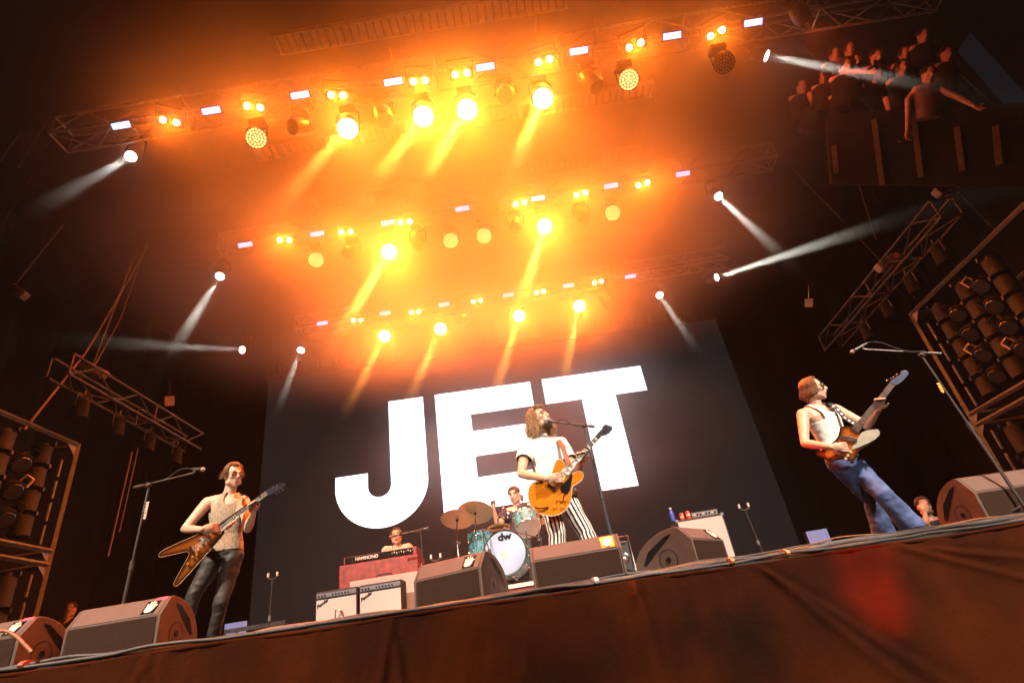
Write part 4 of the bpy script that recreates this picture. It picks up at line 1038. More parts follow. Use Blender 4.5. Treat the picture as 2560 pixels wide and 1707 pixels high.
# ------------------------------------------------------------------ microphones on stands
def mic_stand(label, mic0, mic1, boomA, boomB, clutch, foot, m=None, legs=True, mr=.024):
    m = m or mat('stand_black', (0.03, 0.028, 0.027), 0.4); t = thing('microphone_stand', label, 'microphone stand', foot, 'microphones on stands')
    g = MB(); top = V(clutch); g.cyl(foot, V(foot).lerp(top, .52), .015, n=10); part('lower_tube', g, m, t)
    g = MB(); g.cyl(V(foot).lerp(top, .5), top, .010, n=10); part('upper_tube', g, m, t)
    g = MB(); g.cyl(V(foot).lerp(top, .49), V(foot).lerp(top, .545), .021, n=12); part('clutch', g, DARK, t)
    g = MB(); g.cyl(boomA, boomB, .0085, n=10); g.cyl(V(boomB).lerp(V(boomA), .16), boomB, .015, n=10); part('boom', g, mat('boom_tube', (0.07, 0.045, 0.032), 0.4), t)
    g = MB(); g.ell((0, 0, 0), (.028, .028, .022), Matrix.Translation(top)); g.cyl(top, top + V((.0, -.05, -.03)), .008, n=8); part('boom_clamp', g, DARK, t)
    g = MB()
    for k in range(3):
        a = k * math.tau / 3 + .5; g.tube([V(foot) + V((0, 0, .1)), V(foot) + V((.16 * math.cos(a), .16 * math.sin(a), .06)), V(foot) + V((.3 * math.cos(a), .3 * math.sin(a), .012))], .011, 8)
    part('tripod_base', g, m, t)
    d = (V(mic0) - V(mic1)).normalized()
    g = MB(); g.cyl(mic1, V(mic0) - d * .03, .011, .019, n=14); mo = part('microphone', g, mat('mic_body', (0.05, 0.045, 0.042), 0.4), t)
    g = MB(); g.ell(mic0, mr, None, 14, 10); part('mic_grille', g, mat('mic_mesh', (0.36, 0.33, 0.30), 0.4, .7, .2, 200, .5), mo)
    g = MB(); g.cyl(V(mic1).lerp(V(mic0), .3), boomA, .012, n=8); part('clip', g, DARK, t)
    b0 = V(mic1); b1 = V(boomA).lerp(V(boomB), .28); b2 = V(boomA).lerp(V(boomB), .62)
    g = MB(); pts = []
    for i in range(25):
        f = i / 24; base = b0.lerp(V(boomA).lerp(V(boomB), .8), f); pts.append(base + V((0, -.012, .035 * math.sin(f * math.pi * 2.2) * (1 - f * .4))))
    g.tube(pts, .0042, 6); part('microphone_cable', g, RUBBER, t)
    return t
F = lambda px, py, Y: V((at(px, py, Y).x, Y, FLOOR))
mic_stand('microphone on a boom stand left of the V guitar player', at(507, 1173, 5.50), at(480, 1172, 5.53), at(484, 1182, 5.5), at(335, 1218, 5.55), at(373, 1212, 5.53), F(304, 1499, 5.5))
tm = [o for o in bpy.data.objects if o.name.startswith('microphone_stand')][0]
mic_stand('microphone on a boom stand at the singer\'s mouth in front of the letter T', at(1365, 1051, 5.21), at(1392, 1055, 5.21), at(1386, 1054, 5.21), at(1487, 1066, 5.21), at(1460, 1064, 5.21), F(1529, 1327, 5.21), mat('stand_blue_black', (0.03, 0.036, 0.05), 0.35))
mic_stand('microphone on a boom stand above the bass player at right', at(2131, 879, 5.55), at(2167, 858, 5.52), at(2158, 873, 5.53), at(2353, 884, 5.4), at(2303, 887, 5.42), F(2503, 1162, 5.42))
mic_stand('microphone on a slim boom stand at the organ player\'s mouth', at(976, 1341, 8.55), at(1000, 1336, 8.55), at(1005, 1334, 8.55), at(1071, 1319, 8.5), at(1052, 1324, 8.5), F(1055, 1390, 8.5), mr=.02)
# plectrum holders clipped on two of the stands
for lab, a, b, Y, m, n in (('row of pale plectrums clipped on the left microphone stand', (371, 1254), (362, 1298), 5.49, mat('pale_picks', (0.45, 0.36, 0.30), 0.5), 6), ('row of yellow plectrums clipped on the right microphone stand', (2344, 958), (2357, 982), 5.38, mat('yellow_picks', (0.85, 0.38, 0.04), 0.5), 4)):
    A = at(*a, Y); B_ = at(*b, Y); t = thing('plectrum_holder', lab, 'plectrum holder', B_)
    g = MB(); g.cyl(A, B_, .007, n=8); part('holder_bar', g, DARK, t)
    for k in range(n):
        p = A.lerp(B_, (k + .5) / n); g = MB(); g.prism([p + V((x, -.01, z)) for x, z in ((-.016, .014), (.016, .014), (.018, .004), (0, -.02), (-.018, .004))], (0, .003, 0)); part('plectrum', g, m, t)

# ------------------------------------------------------------------ guitar stands
def guitar_stand(label, top, foot):
    t = thing('guitar_stand', label, 'guitar stand', foot, 'empty guitar stands'); top = V(top); foot = V(foot)
    g = MB(); g.cyl(foot + V((0, 0, .15)), top, .010, n=10); part('pole', g, BLACK, t)
    g = MB(); g.cyl(foot.lerp(top, .45), foot.lerp(top, .52), .018, n=10); part('collar', g, ALU, t)
    g = MB(); g.tube([top + V((-.06, 0, .06)), top + V((-.055, 0, .015)), top, top + V((.055, 0, .015)), top + V((.06, 0, .06))], .011, 8); part('yoke', g, DARK, t)
    for s in (-1, 1):
        g = MB(); g.cyl(top + V((s * .06, 0, .035)), top + V((s * .06, 0, .085)), .014, n=10); part('yoke_tip', g, mat('pale_foam', (0.5, 0.5, 0.48), 0.6), t)
    g = MB()
    for k in range(3):
        a = k * math.tau / 3; g.tube([foot + V((0, 0, .2)), foot + V((.25 * math.cos(a), .25 * math.sin(a), .012))], .009, 8)
    part('legs', g, BLACK, t)
guitar_stand('empty guitar stand at the left foot of the video wall', at(681, 1448, 7.6), F(672, 1560, 7.6))
guitar_stand('empty guitar stand just right of the red organ', at(1090, 1402, 7.4), F(1092, 1450, 7.4))
guitar_stand('empty guitar stand at right between the tall cabinet and the bass player', at(1863, 1275, 7.6), F(1905, 1370, 7.6))

# ------------------------------------------------------------------ amplifiers
SILV = mat('silver_grille_cloth', (0.44, 0.43, 0.41), 0.7, 0, 0.08, 260, 0.25); TOLEX = mat('black_tolex', (0.022, 0.02, 0.02), 0.7, 0, 0.2, 120, 0.3)
PANEL = mat('amp_panel', (0.16, 0.17, 0.20), 0.35, .5); GREYT = mat('grey_tolex', (0.34, 0.33, 0.31), 0.7, 0, .1, 100, .2)
def combo(label, x0, x1, Y, zt, logo=True, plug=False, box=TOLEX, h=.62, depth=.26):
    c = V(((x0 + x1) / 2, Y, FLOOR)); t = thing('guitar_amplifier', label, 'amplifier', c, 'amplifiers with silver grilles'); w = x1 - x0; zt = FLOOR + zt; zb = FLOOR + .004
    g = MB(); g.box((c.x, Y + depth / 2 + .012, (zt + zb) / 2), (w, depth, zt - zb)); part('cabinet', g, box, t, smooth=0, bevel=.012)
    g = MB(); g.box((c.x, Y + .004, (zt + zb) / 2 - .045), (w - .03, .012, zt - zb - .12)); part('grille', g, SILV, t, smooth=0)
    g = MB(); g.box((c.x, Y + .004, zt - .052), (w - .03, .012, .055)); part('control_panel', g, PANEL, t, smooth=0)
    for k in range(9):
        g = MB(); g.lathe([(.011, 0), (.010, .012), (.007, .016)], 12, frame(V((c.x - w * .42 + w * .075 * k + (.06 if k > 2 else 0), Y - .002, zt - .056)), V((0, -1, 0)))); part('knob', g, BLKPL, t)
    if logo:
        me = text_mesh('Fender', .062, .45, .003, .0012); M = Matrix.Translation(V((c.x - w * .33, Y - .006, zt - .15))) @ Matrix.Rotation(math.pi / 2, 4, 'X') @ Matrix.Rotation(.5, 4, 'Z')
        me.transform(M); shift(me, t); part('script_logo', me, BLKPL, t)
    if plug:
        g = MB(); q = V((c.x + .07, Y - .012, zt - .28)); g.cyl(q, q + V((0, -.07, .01)), .016, n=10); part('plug', g, CREAM, t)
        g = MB(); g.tube([q + V((-.02, -.04, 0)), q + V((-.05, -.07, .02)), q + V((-.06, -.05, -.1)), q + V((-.05, -.03, -.3))], .007, 6); part('lead', g, RUBBER, t)
combo('silver-fronted combo amplifier on the left with a plug hanging in its grille', -3.15, -2.585, 8.0, .70, plug=True)
combo('silver-fronted combo amplifier on the right, nearest the floor monitor', -2.56, -1.985, 8.0, .70)
# pale cabinet standing behind the two combos
t = thing('speaker_cabinet', 'pale grey cabinet half hidden behind the two silver combo amplifiers', 'speaker cabinet', (-2.35, 8.45, FLOOR))
g = MB(); g.box((-2.35, 8.6, FLOOR + .42), (.98, .3, .83)); part('cabinet', g, GREYT, t, smooth=0, bevel=.012)
g = MB(); g.tube([V((-2.35 + x, 8.5, FLOOR + .85 + z)) for x, z in ((-.12, -.01), (-.1, .02), (.1, .02), (.12, -.01))], .012, 8); part('handle', g, TOLEX, t)

t = thing('speaker_cabinet', 'tall silver-fronted bass cabinet behind the sideways monitor', 'speaker cabinet', (2.27, 8.5, FLOOR))
g = MB(); g.box((2.27, 8.72, FLOOR + .48), (.70, .40, .955)); part('cabinet', g, TOLEX, t, smooth=0, bevel=.015)
g = MB(); g.box((2.27, 8.512, FLOOR + .475), (.645, .012, .90)); part('grille', g, SILV, t, smooth=0)
for s in (-1, 1):
    g = MB(); g.box((2.27 + s * .33, 8.53, FLOOR + .94), (.05, .05, .05)); part('corner', g, ALU, t, smooth=0, bevel=.012)
t = thing('amplifier_head', 'small amplifier head with a row of knobs on the tall bass cabinet', 'amplifier', (2.38, 8.6, FLOOR + .958), 'amplifiers with silver grilles')
g = MB(); g.box((2.38, 8.72, FLOOR + 1.0), (.40, .26, .082)); part('case', g, DARK, t, smooth=0, bevel=.008)
g = MB(); g.box((2.38, 8.586, FLOOR + 1.0), (.37, .01, .06)); part('front_plate', g, ALU, t, smooth=0)
for k in range(8):
    g = MB(); g.lathe([(.013, 0), (.011, .014)], 12, frame(V((2.23 + .043 * k, 8.581, FLOOR + 1.0)), V((0, -1, 0)))); part('knob', g, BLKPL if k % 3 else CREAM, t)
# drinks
def bottle(label, p, cap, body, h=.17):
    t = thing('water_bottle', label, 'bottle', p); B = Matrix.Translation(V(p))
    g = MB(); g.lathe([(.028, 0), (.032, .01), (.032, h * .55), (.026, h * .68), (.013, h * .84), (.013, h * .9)], 18, B); part('bottle_body', g, body, t)
    g = MB(); g.lathe([(.0335, h * .14), (.0335, h * .46)], 18, B); part('bottle_label', g, mat('blue_label', (0.03, 0.08, 0.5), 0.4), t)
    g = MB(); g.lathe([(.016, h * .89), (.016, h)], 14, B); part('cap', g, cap, t)
PET = mat('clear_plastic', (0.55, 0.6, 0.68), 0.15)
bottle('blue-labelled water bottle on the corner of the tall bass cabinet', at(1684, 1302, 8.6), WHITE, mat('blue_plastic', (0.05, 0.12, 0.55), 0.2), .19)
bottle('water bottle with blue label standing on the stage left of the amplifiers', V((at(742, 1560, 6.6).x, 6.6, FLOOR + .005)), WHITE, PET, .2)
for k, (px, lab) in enumerate(((1709, 'red drink can on the bass cabinet, the left of two'), (1722, 'red drink can on the bass cabinet, beside the amplifier head'))):
    p = V((at(px, 1292, 8.62).x, 8.62 + .08 * (1 - k), FLOOR + .958)); t = thing('drink_can', lab, 'can', p)
    g = MB(); g.lathe([(.026, 0), (.033, .008), (.033, .105), (.027, .118)], 18, Matrix.Translation(p)); part('can_body', g, mat('red_can', (0.6, 0.06, 0.04), 0.3, .3), t)
    g = MB(); g.lathe([(.0335, .05), (.0335, .075)], 18, Matrix.Translation(p)); part('label_band', g, CREAM, t)
t = thing('towel', 'folded white towel on the stage beside the water bottle', 'towel', (at(675, 1570, 6.3).x, 6.3, FLOOR))
g = MB(); x = at(675, 1570, 6.3).x; g.box((x, 6.3, FLOOR + .03), (.2, .15, .05)); g.box((x + .01, 6.3, FLOOR + .075), (.18, .14, .035)); part('cloth', g, WTEE, t, smooth=30, bevel=.015)
# low black rack behind the bottle
t = thing('equipment_rack', 'low black tube rack on the floor at the left foot of the video wall', 'rack', (-3.9, 8.0, FLOOR))
g = MB()
for x in (-4.35, -3.55):
    g.cyl((x, 8.0, FLOOR), (x, 8.0, FLOOR + .42), .016, n=8); g.cyl((x, 8.3, FLOOR), (x, 8.3, FLOOR + .42), .016, n=8)
part('uprights', g, BLACK, t)
for z in (.18, .40):
    g = MB(); g.box((-3.95, 8.0, FLOOR + z), (.82, .03, .05)); part('bar', g, BLACK, t, smooth=0)
# flight case with chrome handle behind the singer's monitor
t = thing('flight_case', 'black case with chrome edges behind the monitor right of the singer', 'flight case', (at(1565, 1400, 6.6).x, 6.6, FLOOR))
cx = at(1548, 1400, 6.6).x
g = MB(); g.box((cx, 6.75, FLOOR + .26), (.30, .3, .51)); part('case', g, BLACK, t, smooth=0, bevel=.01)
g = MB(); zt = FLOOR + .56
g.tube([(cx - .15, 6.585, zt), (cx + .15, 6.585, zt), (cx + .155, 6.585, zt - .5)], .012, 8); g.tube([(cx - .15, 6.585, zt - .06), (cx + .11, 6.585, zt - .06)], .009, 8); part('edge_trim', g, CHROME, t)
g = MB(); g.lathe([(.05, 0), (.05, .012), (.03, .018)], 18, frame(V((cx + .07, 6.596, zt - .22)), V((0, -1, 0)))); part('round_latch', g, CHROME, t)

# ------------------------------------------------------------------ organ
RED = mat('organ_red', (0.22, 0.022, 0.016), 0.42, 0, 0.25, 12, coat=.2)
t = thing('organ', 'dark red electric organ with a black console strip, in front of the keyboard player', 'organ', (-2.56, 9.0, FLOOR))
g = MB(); g.prism([(-3.19, 9.0, FLOOR), (-1.96, 9.0, FLOOR), (-1.96, 9.0, FLOOR + 1.17), (-3.19, 9.0, FLOOR + 1.17)], (0, .5, 0)); part('case', g, RED, t, smooth=0, bevel=.012)
g = MB(); g.prism([(-3.13, 9.03, FLOOR + 1.175), (-1.98, 9.03, FLOOR + 1.175), (-1.98, 9.03, FLOOR + 1.285), (-3.13, 9.03, FLOOR + 1.285)], (0, .4, 0)); part('console', g, RED, t, smooth=0, bevel=.01)
g = MB(); g.box((-2.575, 9.022, FLOOR + 1.232), (1.06, .014, .088)); part('front_strip', g, BLKPL, t, smooth=0)
me = text_mesh('HAMMOND', .068, 0, .003, .001); me.transform(Matrix.Translation(V((-2.76, 9.011, FLOOR + 1.232))) @ Matrix.Rotation(math.pi / 2, 4, 'X')); shift(me, t); part('name_lettering', me, mat('lettering_white', (0.75, 0.72, 0.66), 0.5), t)
for k in range(10):
    g = MB(); g.box((-2.36 + .036 * k, 9.012, FLOOR + 1.236 + .008 * math.sin(k * 2.1)), (.012, .012, .026)); part('drawbar', g, CREAM if k % 3 else ALU, t, smooth=0)
g = MB(); g.box((-2.575, 9.2, FLOOR + 1.29), (1.02, .16, .012)); part('upper_keys', g, CREAM, t, smooth=0)
g = MB(); g.lathe([(.03, 0), (.03, .02)], 12, frame(V((-1.957, 9.2, FLOOR + 1.02)), V((1, 0, 0)))); part('side_knob', g, NICKEL, t)

# ------------------------------------------------------------------ drums
RZ_ = FLOOR + .35
t = thing('drum_riser', 'low dark red drum riser with a pale edge under the drums', 'platform', (-.2, 8.4, FLOOR))
g = MB(); g.box((-.2, 8.7, FLOOR + .15), (2.5, 2.5, .30)); part('base', g, mat('riser_red', (0.12, 0.02, 0.015), 0.8), t, smooth=0)
g = MB(); g.box((-.2, 8.7, FLOOR + .326), (2.54, 2.54, .046)); part('top_board', g, mat('riser_edge', (0.5, 0.46, 0.44), 0.6), t, smooth=0)
TEAL = mat('teal_pearl', (0.10, 0.30, 0.33), 0.22, .1, 0.35, 26, wear=(0.03, 0.12, 0.17)); HEADW = mat('drum_skin', (0.62, 0.62, 0.60), 0.5, 0, .06, 8)
def drum(name, label, c, axis, r, d, front=HEADW, lugs=8, group='drums of the kit', stand=True):
    c = V(c); a = V(axis).normalized(); t = thing(name, label, 'drum', c, group); B = frame(c, a)
    g = MB(); g.lathe([(r, -d / 2), (r, d / 2)], 40, B); part('shell', g, TEAL, t)
    for s in (-1, 1):
        g = MB(); g.lathe([(r * .97, s * (d / 2 + .001)), (r * .97, s * (d / 2 + .006))], 40, B); part('drum_head', g, front, t)
        g = MB(); g.tube([B @ V((r * 1.02 * math.cos(i * math.tau / 40), r * 1.02 * math.sin(i * math.tau / 40), s * d / 2)) for i in range(41)], .0085, 8); part('hoop', g, CHROME if name != 'bass_drum' else mat('teal_hoop', (0.02, 0.025, 0.03), 0.25), t)
    for k in range(lugs):
        q = k * math.tau / lugs + .2; x, y = math.cos(q), math.sin(q); g = MB()
        for s in (-1, 1):
            g.ell((r * 1.03 * x, r * 1.03 * y, s * d * .22), .016, B, 10, 8)
        g.cyl(B @ V((r * 1.05 * x, r * 1.05 * y, -d / 2)), B @ V((r * 1.05 * x, r * 1.05 * y, d / 2)), .004, n=6); part('lug', g, CHROME, t)
    return t, B
kc = at(1270, 1389, 7.8)
t, B = drum('bass_drum', 'big blue-white bass drum with black letters on its front skin', kc, (-.10, -1, .06), .275, .42, mat('kick_skin', (0.24, 0.33, 0.50), 0.3, 0, .12, 3))
me = text_mesh('dw', .125, 0, .002, .006); me.transform(B @ Matrix.Translation((0.02, .195, .219)) @ Matrix.Scale(1.15, 4, (1, 0, 0))); shift(me, t); part('lettering', me, BLKPL, t)
g = MB(); g.lathe([(.045, .218), (.045, .2195)], 24, B @ Matrix.Translation((-.01, -.03, 0))); part('centre_patch', g, mat('yellow_patch', (0.6, 0.55, 0.3), 0.4), t)
for s in (-1, 1):
    g = MB(); g.tube([B @ V((s * .27, -.05, .12)), B @ V((s * .36, -.24, .28)), ], .012, 8); part('spur', g, CHROME, t)
drum('rack_tom', 'teal rack tom tilted so that its pale bottom skin shows, in front of the drummer', at(1316, 1306, 8.05), (-.18, .55, .80), .165, .22)
drum('floor_tom', 'teal drum half hidden left of the bass drum', at(1203, 1365, 8.15), (0, .08, 1), .165, .34)
def cymbal(label, c, axis, r, foot, bend=.0):
    c = V(c); t = thing('cymbal_stand', label, 'cymbal', foot, 'cymbals on stands'); B = frame(c, axis)
    g = MB(); g.lathe([(r, 0), (r * .98, .004), (r * .55, .016), (r * .2, .028), (r * .17, .045), (.01, .052), (.01, .049), (r * .165, .041), (r * .19, .023), (r * .55, .011), (r * .98, -.001)], 40, B); part('cymbal', g, mat('cymbal_bronze', (0.70, 0.56, 0.38), 0.42, .35, .12, 3), t)
    tp = B @ V((0, 0, -.06)); md = V((foot.x, foot.y, tp.z - .25))
    g = MB(); g.cyl(B @ V((0, 0, .09)), tp, .007, n=8); g.cyl(tp, md, .009, n=8); part('tilter', g, CHROME, t)
    g = MB(); g.cyl(B @ V((0, 0, -.03)), B @ V((0, 0, -.005)), .016, n=10); g.cyl(B @ V((0, 0, .05)), B @ V((0, 0, .075)), .014, n=10); part('felt', g, BLKPL, t)
    g = MB(); g.cyl(md, V(foot) + V((0, 0, .05)), .012, n=10); part('pole', g, CHROME, t)
    for f in (.0, .45, .85):
        g = MB(); g.ell((0, 0, 0), (.024, .02, .026), Matrix.Translation(md.lerp(V(foot), f))); g.cyl(md.lerp(V(foot), f), md.lerp(V(foot), f) + V((.05, -.02, 0)), .006, n=6); part('clamp', g, CHROME, t)
    g = MB()
    for k in range(3):
        a = k * math.tau / 3 + .4; g.tube([V(foot) + V((0, 0, .25)), V(foot) + V((.26 * math.cos(a), .26 * math.sin(a), .012))], .009, 8)
    part('tripod_legs', g, CHROME, t)
R_ = lambda px, py, Y: V((at(px, py, Y).x, Y, RZ_))
cymbal('large cymbal on a chrome stand, the higher one left of the drummer', at(1188, 1281, 7.75), (.10, .50, 1), .245, R_(1195, 1384, 7.75))
cymbal('cymbal on a chrome stand, the lower one furthest left of the drums', at(1143, 1298, 7.7), (.10, .42, 1), .225, R_(1146, 1390, 7.7))
cymbal('cymbal half hidden behind the singer\'s orange guitar', at(1352, 1290, 8.3), (.1, .45, 1), .20, R_(1352, 1380, 8.3))
# hi-hat block, drum microphones and a chair stand in the gap
t = thing('hi_hat', 'small hi-hat pair on a chrome rod beside the drummer\'s elbow', 'cymbal', R_(1240, 1400, 8.3), 'cymbals on stands')
hc = at(1248, 1323, 8.3)
for dz in (0, .035):
    g = MB(); g.lathe([(.165, 0), (.08, .012), (.03, .02), (.01, .02), (.03, .016), (.08, .008)], 32, frame(hc + V((0, 0, dz)), (0, .1, 1 if dz else -1))); part('hat_cymbal', g, MATS['cymbal_bronze'], t)
g = MB(); g.cyl(hc + V((0, 0, .15)), R_(1240, 1400, 8.3), .009, n=8); part('rod', g, CHROME, t)
def drum_mic(label, a, b, foot):
    t = thing('drum_microphone', label, 'microphone', V(foot), 'drum microphones'); g = MB(); g.cyl(foot, b, .009, n=8); part('pole', g, BLACK, t)
    g = MB(); g.cyl(b, a, .007, n=8); part('boom', g, BLACK, t)
    g = MB(); d = (V(a) - V(b)).normalized(); g.cyl(a, V(a) + d * .09, .02, .024, n=12); part('capsule', g, DARK, t)
drum_mic('black microphone on a short stand before the bass drum', at(1222, 1372, 7.5), at(1206, 1318, 7.48), R_(1215, 1400, 7.48))
drum_mic('thin boom microphone crossing in front of the rack tom', at(1275, 1325, 7.6), at(1352, 1345, 7.5), R_(1358, 1395, 7.5))
drum_mic('overhead microphone rising above the rack tom', at(1305, 1250, 8.3), at(1316, 1330, 8.0), R_(1316, 1400, 8.0))

# ------------------------------------------------------------------ drummer, keyboard player, crew
RS = .35
S = dict(neck=at(1294, 1268, 8.95), head=at(1286, 1237, 8.88), face=(-.25, -.92, -.25), crown=(-.08, -.1, 1), shR=at(1266, 1279, 8.95), shL=at(1322, 1268, 9.0),
         elR=at(1246, 1317, 8.75), wrR=at(1234, 1273, 8.55), elL=at(1335, 1310, 8.8), wrL=at(1318, 1320, 8.5), pelvis=at(1291, 1340, 9.0),
         knR=at(1262, 1352, 8.6), knL=at(1318, 1345, 8.6), riser=RS, front=V((0, -1, 0)))
S['anR'] = V((S['knR'].x, 8.5, FLOOR + RS + .09)); S['anL'] = V((S['knL'].x, 8.5, FLOOR + RS + .09)); hips(S)
S['handR'] = (at(1232, 1262, 8.52), (.3, -.6, .3), .9); S['handL'] = (at(1306, 1318, 8.4), (0, 0, -1), .9)
t = thing('person', 'drummer in dark polka-dot shirt raising one stick behind the drums', 'person', base_of(S))
H = make_body(S, t, SKIN_A, voxel=.009); make_top(S, t, dotted(), False, sleeves=.62, inflate=.016, neck=.70, hem=0); make_trousers(S, t, LEATHER); make_shoes(S, t, SHOE, dict(R=(0, -1, 0), L=(0, -1, 0)))
make_face(t, H, brow=(0.08, 0.045, 0.03)); rnd = random.Random(11)
part('hair', hair_mesh(H, scalp_strands(260, rnd, end=1.5, fringe=.95, rad=.006), CAP), mat('hair_dark_brown', (0.10, 0.055, 0.03), 0.55, 0, .35, 60), t)
g = MB(); a = at(1235, 1272, 8.5); g.cyl(a, at(1228, 1222, 8.45), .009, .005, n=8); tag(part('drumstick', g, CREAM), 'pale drumstick raised in the drummer\'s hand', 'drumstick')
S = dict(neck=at(994, 1366, 9.55), head=at(991, 1340, 9.5), face=(.15, -.97, -.02), crown=(-.06, 0, 1), shR=at(966, 1376, 9.55), shL=at(1020, 1370, 9.55),
         elR=at(962, 1410, 9.45), wrR=at(985, 1412, 9.25), elL=at(1030, 1405, 9.45), wrL=at(1005, 1410, 9.25), pelvis=at(1000, 1425, 9.65), front=V((0, -1, 0)))
px_ = S['pelvis'].x; S['knR'] = V((px_ - .15, 9.3, FLOOR + .5)); S['knL'] = V((px_ + .15, 9.3, FLOOR + .5)); S['anR'] = V((px_ - .15, 9.35, FLOOR + .09)); S['anL'] = V((px_ + .15, 9.35, FLOOR + .09)); hips(S)
S['handR'] = (at(995, 1414, 9.2), (0, 0, -1), .5); S['handL'] = (at(998, 1412, 9.2), (0, 0, -1), .5)
t = thing('person', 'keyboard player in pale patterned shirt singing behind the red organ', 'person', base_of(S))
H = make_body(S, t, SKIN_A, voxel=.009, mouth=.008); make_top(S, t, mat('pale_print_shirt', (0.60, 0.50, 0.40), 0.85, 0, .3, 22, .2, wear=(0.25, 0.16, 0.12)), False, sleeves=.5, neck=.68, hem=0); make_trousers(S, t, LEATHER)
make_face(t, H, mouth=.008, brow=(0.12, 0.06, 0.03)); rnd = random.Random(12)
part('hair', hair_mesh(H, scalp_strands(240, rnd, end=1.6, fringe=.8, front=.9, sweep=0, rad=.006, hang=.03), CAP), MATS['hair_dark_brown'], t)
t2 = thing('stool', 'plain stool under the keyboard player', 'stool', (px_, 9.7, FLOOR)); g = MB(); g.lathe([(.17, .70), (.18, .74), (.16, .77)], 20, Matrix.Translation((px_, 9.7, FLOOR))); g.cyl((px_, 9.7, FLOOR), (px_, 9.7, FLOOR + .7), .03); g.lathe([(.2, 0), (.2, .03)], 20, Matrix.Translation((px_, 9.7, FLOOR))); part('seat_and_post', g, BLACK, t2)
bpy.data.objects.remove(bpy.data.objects[[o for o in t2.children][0].name]); bpy.data.objects.remove(t2)

def crew(label, px, py, Y, face, h=.23, arm=None, cloth=(0.02, 0.018, 0.02), hair=(0.06, 0.035, 0.025), beard=False):
    hd = at(px, py, Y); S = dict(head=hd, face=face, crown=(0, 0, 1), neck=hd - V((0, 0, .17)), pelvis=hd - V((0, -.05, .72)), front=V((0, -1, 0)))
    S['shR'] = S['neck'] + V((-.18, 0, -.05)); S['shL'] = S['neck'] + V((.18, 0, -.05))
    S['elR'] = S['shR'] + V((-.06, -.05, -.28)); S['wrR'] = S['elR'] + V((.06, -.2, .0)); S['elL'] = S['shL'] + V((.02, -.1, -.27)); S['wrL'] = S['elL'] + V((-.05, -.2, 0))
    if arm: S['elR'] = V(arm[0]); S['wrR'] = V(arm[1]); S['handR'] = (V(arm[1]) + V((0, -.01, .08)), (.2, .6, 0), 1.0)
    fz = FLOOR; z = S['pelvis'].z; S['knR'] = V((hd.x - .12, Y - .15, (z + fz) / 2 + .1)); S['knL'] = V((hd.x + .12, Y - .15, (z + fz) / 2 + .1)); S['anR'] = V((hd.x - .12, Y, fz + .09)); S['anL'] = V((hd.x + .12, Y, fz + .09)); hips(S)
    t = thing('person', label, 'person', base_of(S)); H = make_body(S, t, SKIN_B, voxel=.011); cl = mat('crew_cloth_%.3f' % cloth[0], cloth, .9)
    make_top(S, t, cl, False, sleeves=.5, hem=0, name='shirt'); make_trousers(S, t, cl); make_face(t, H)
    rn = random.Random(int(px)); part('hair', hair_mesh(H, scalp_strands(120, rn, end=1.5, fringe=.8, rad=.007), CAP), mat('crew_hair', hair, .6), t)
    if beard:
        g = MB(); g.ell((0, .05, -.085), (.05, .052, .042), H); part('beard', g, mat('beard_dark', (0.07, 0.04, 0.025), 0.75), t)
c0 = at(2310, 1268, 8.4)
crew('crew member in dark clothes with a hand at his mouth beside the right monitor', 2310, 1266, 8.4, (-.2, -.95, -.1), arm=(at(2316, 1306, 8.25), at(2313, 1284, 8.22)), beard=True)
crew('dark-haired crew member peeping out between the two left monitors', 176, 1524, 10.5, (.5, -.85, 0), arm=(at(162, 1545, 10.4), at(168, 1534, 10.35)))

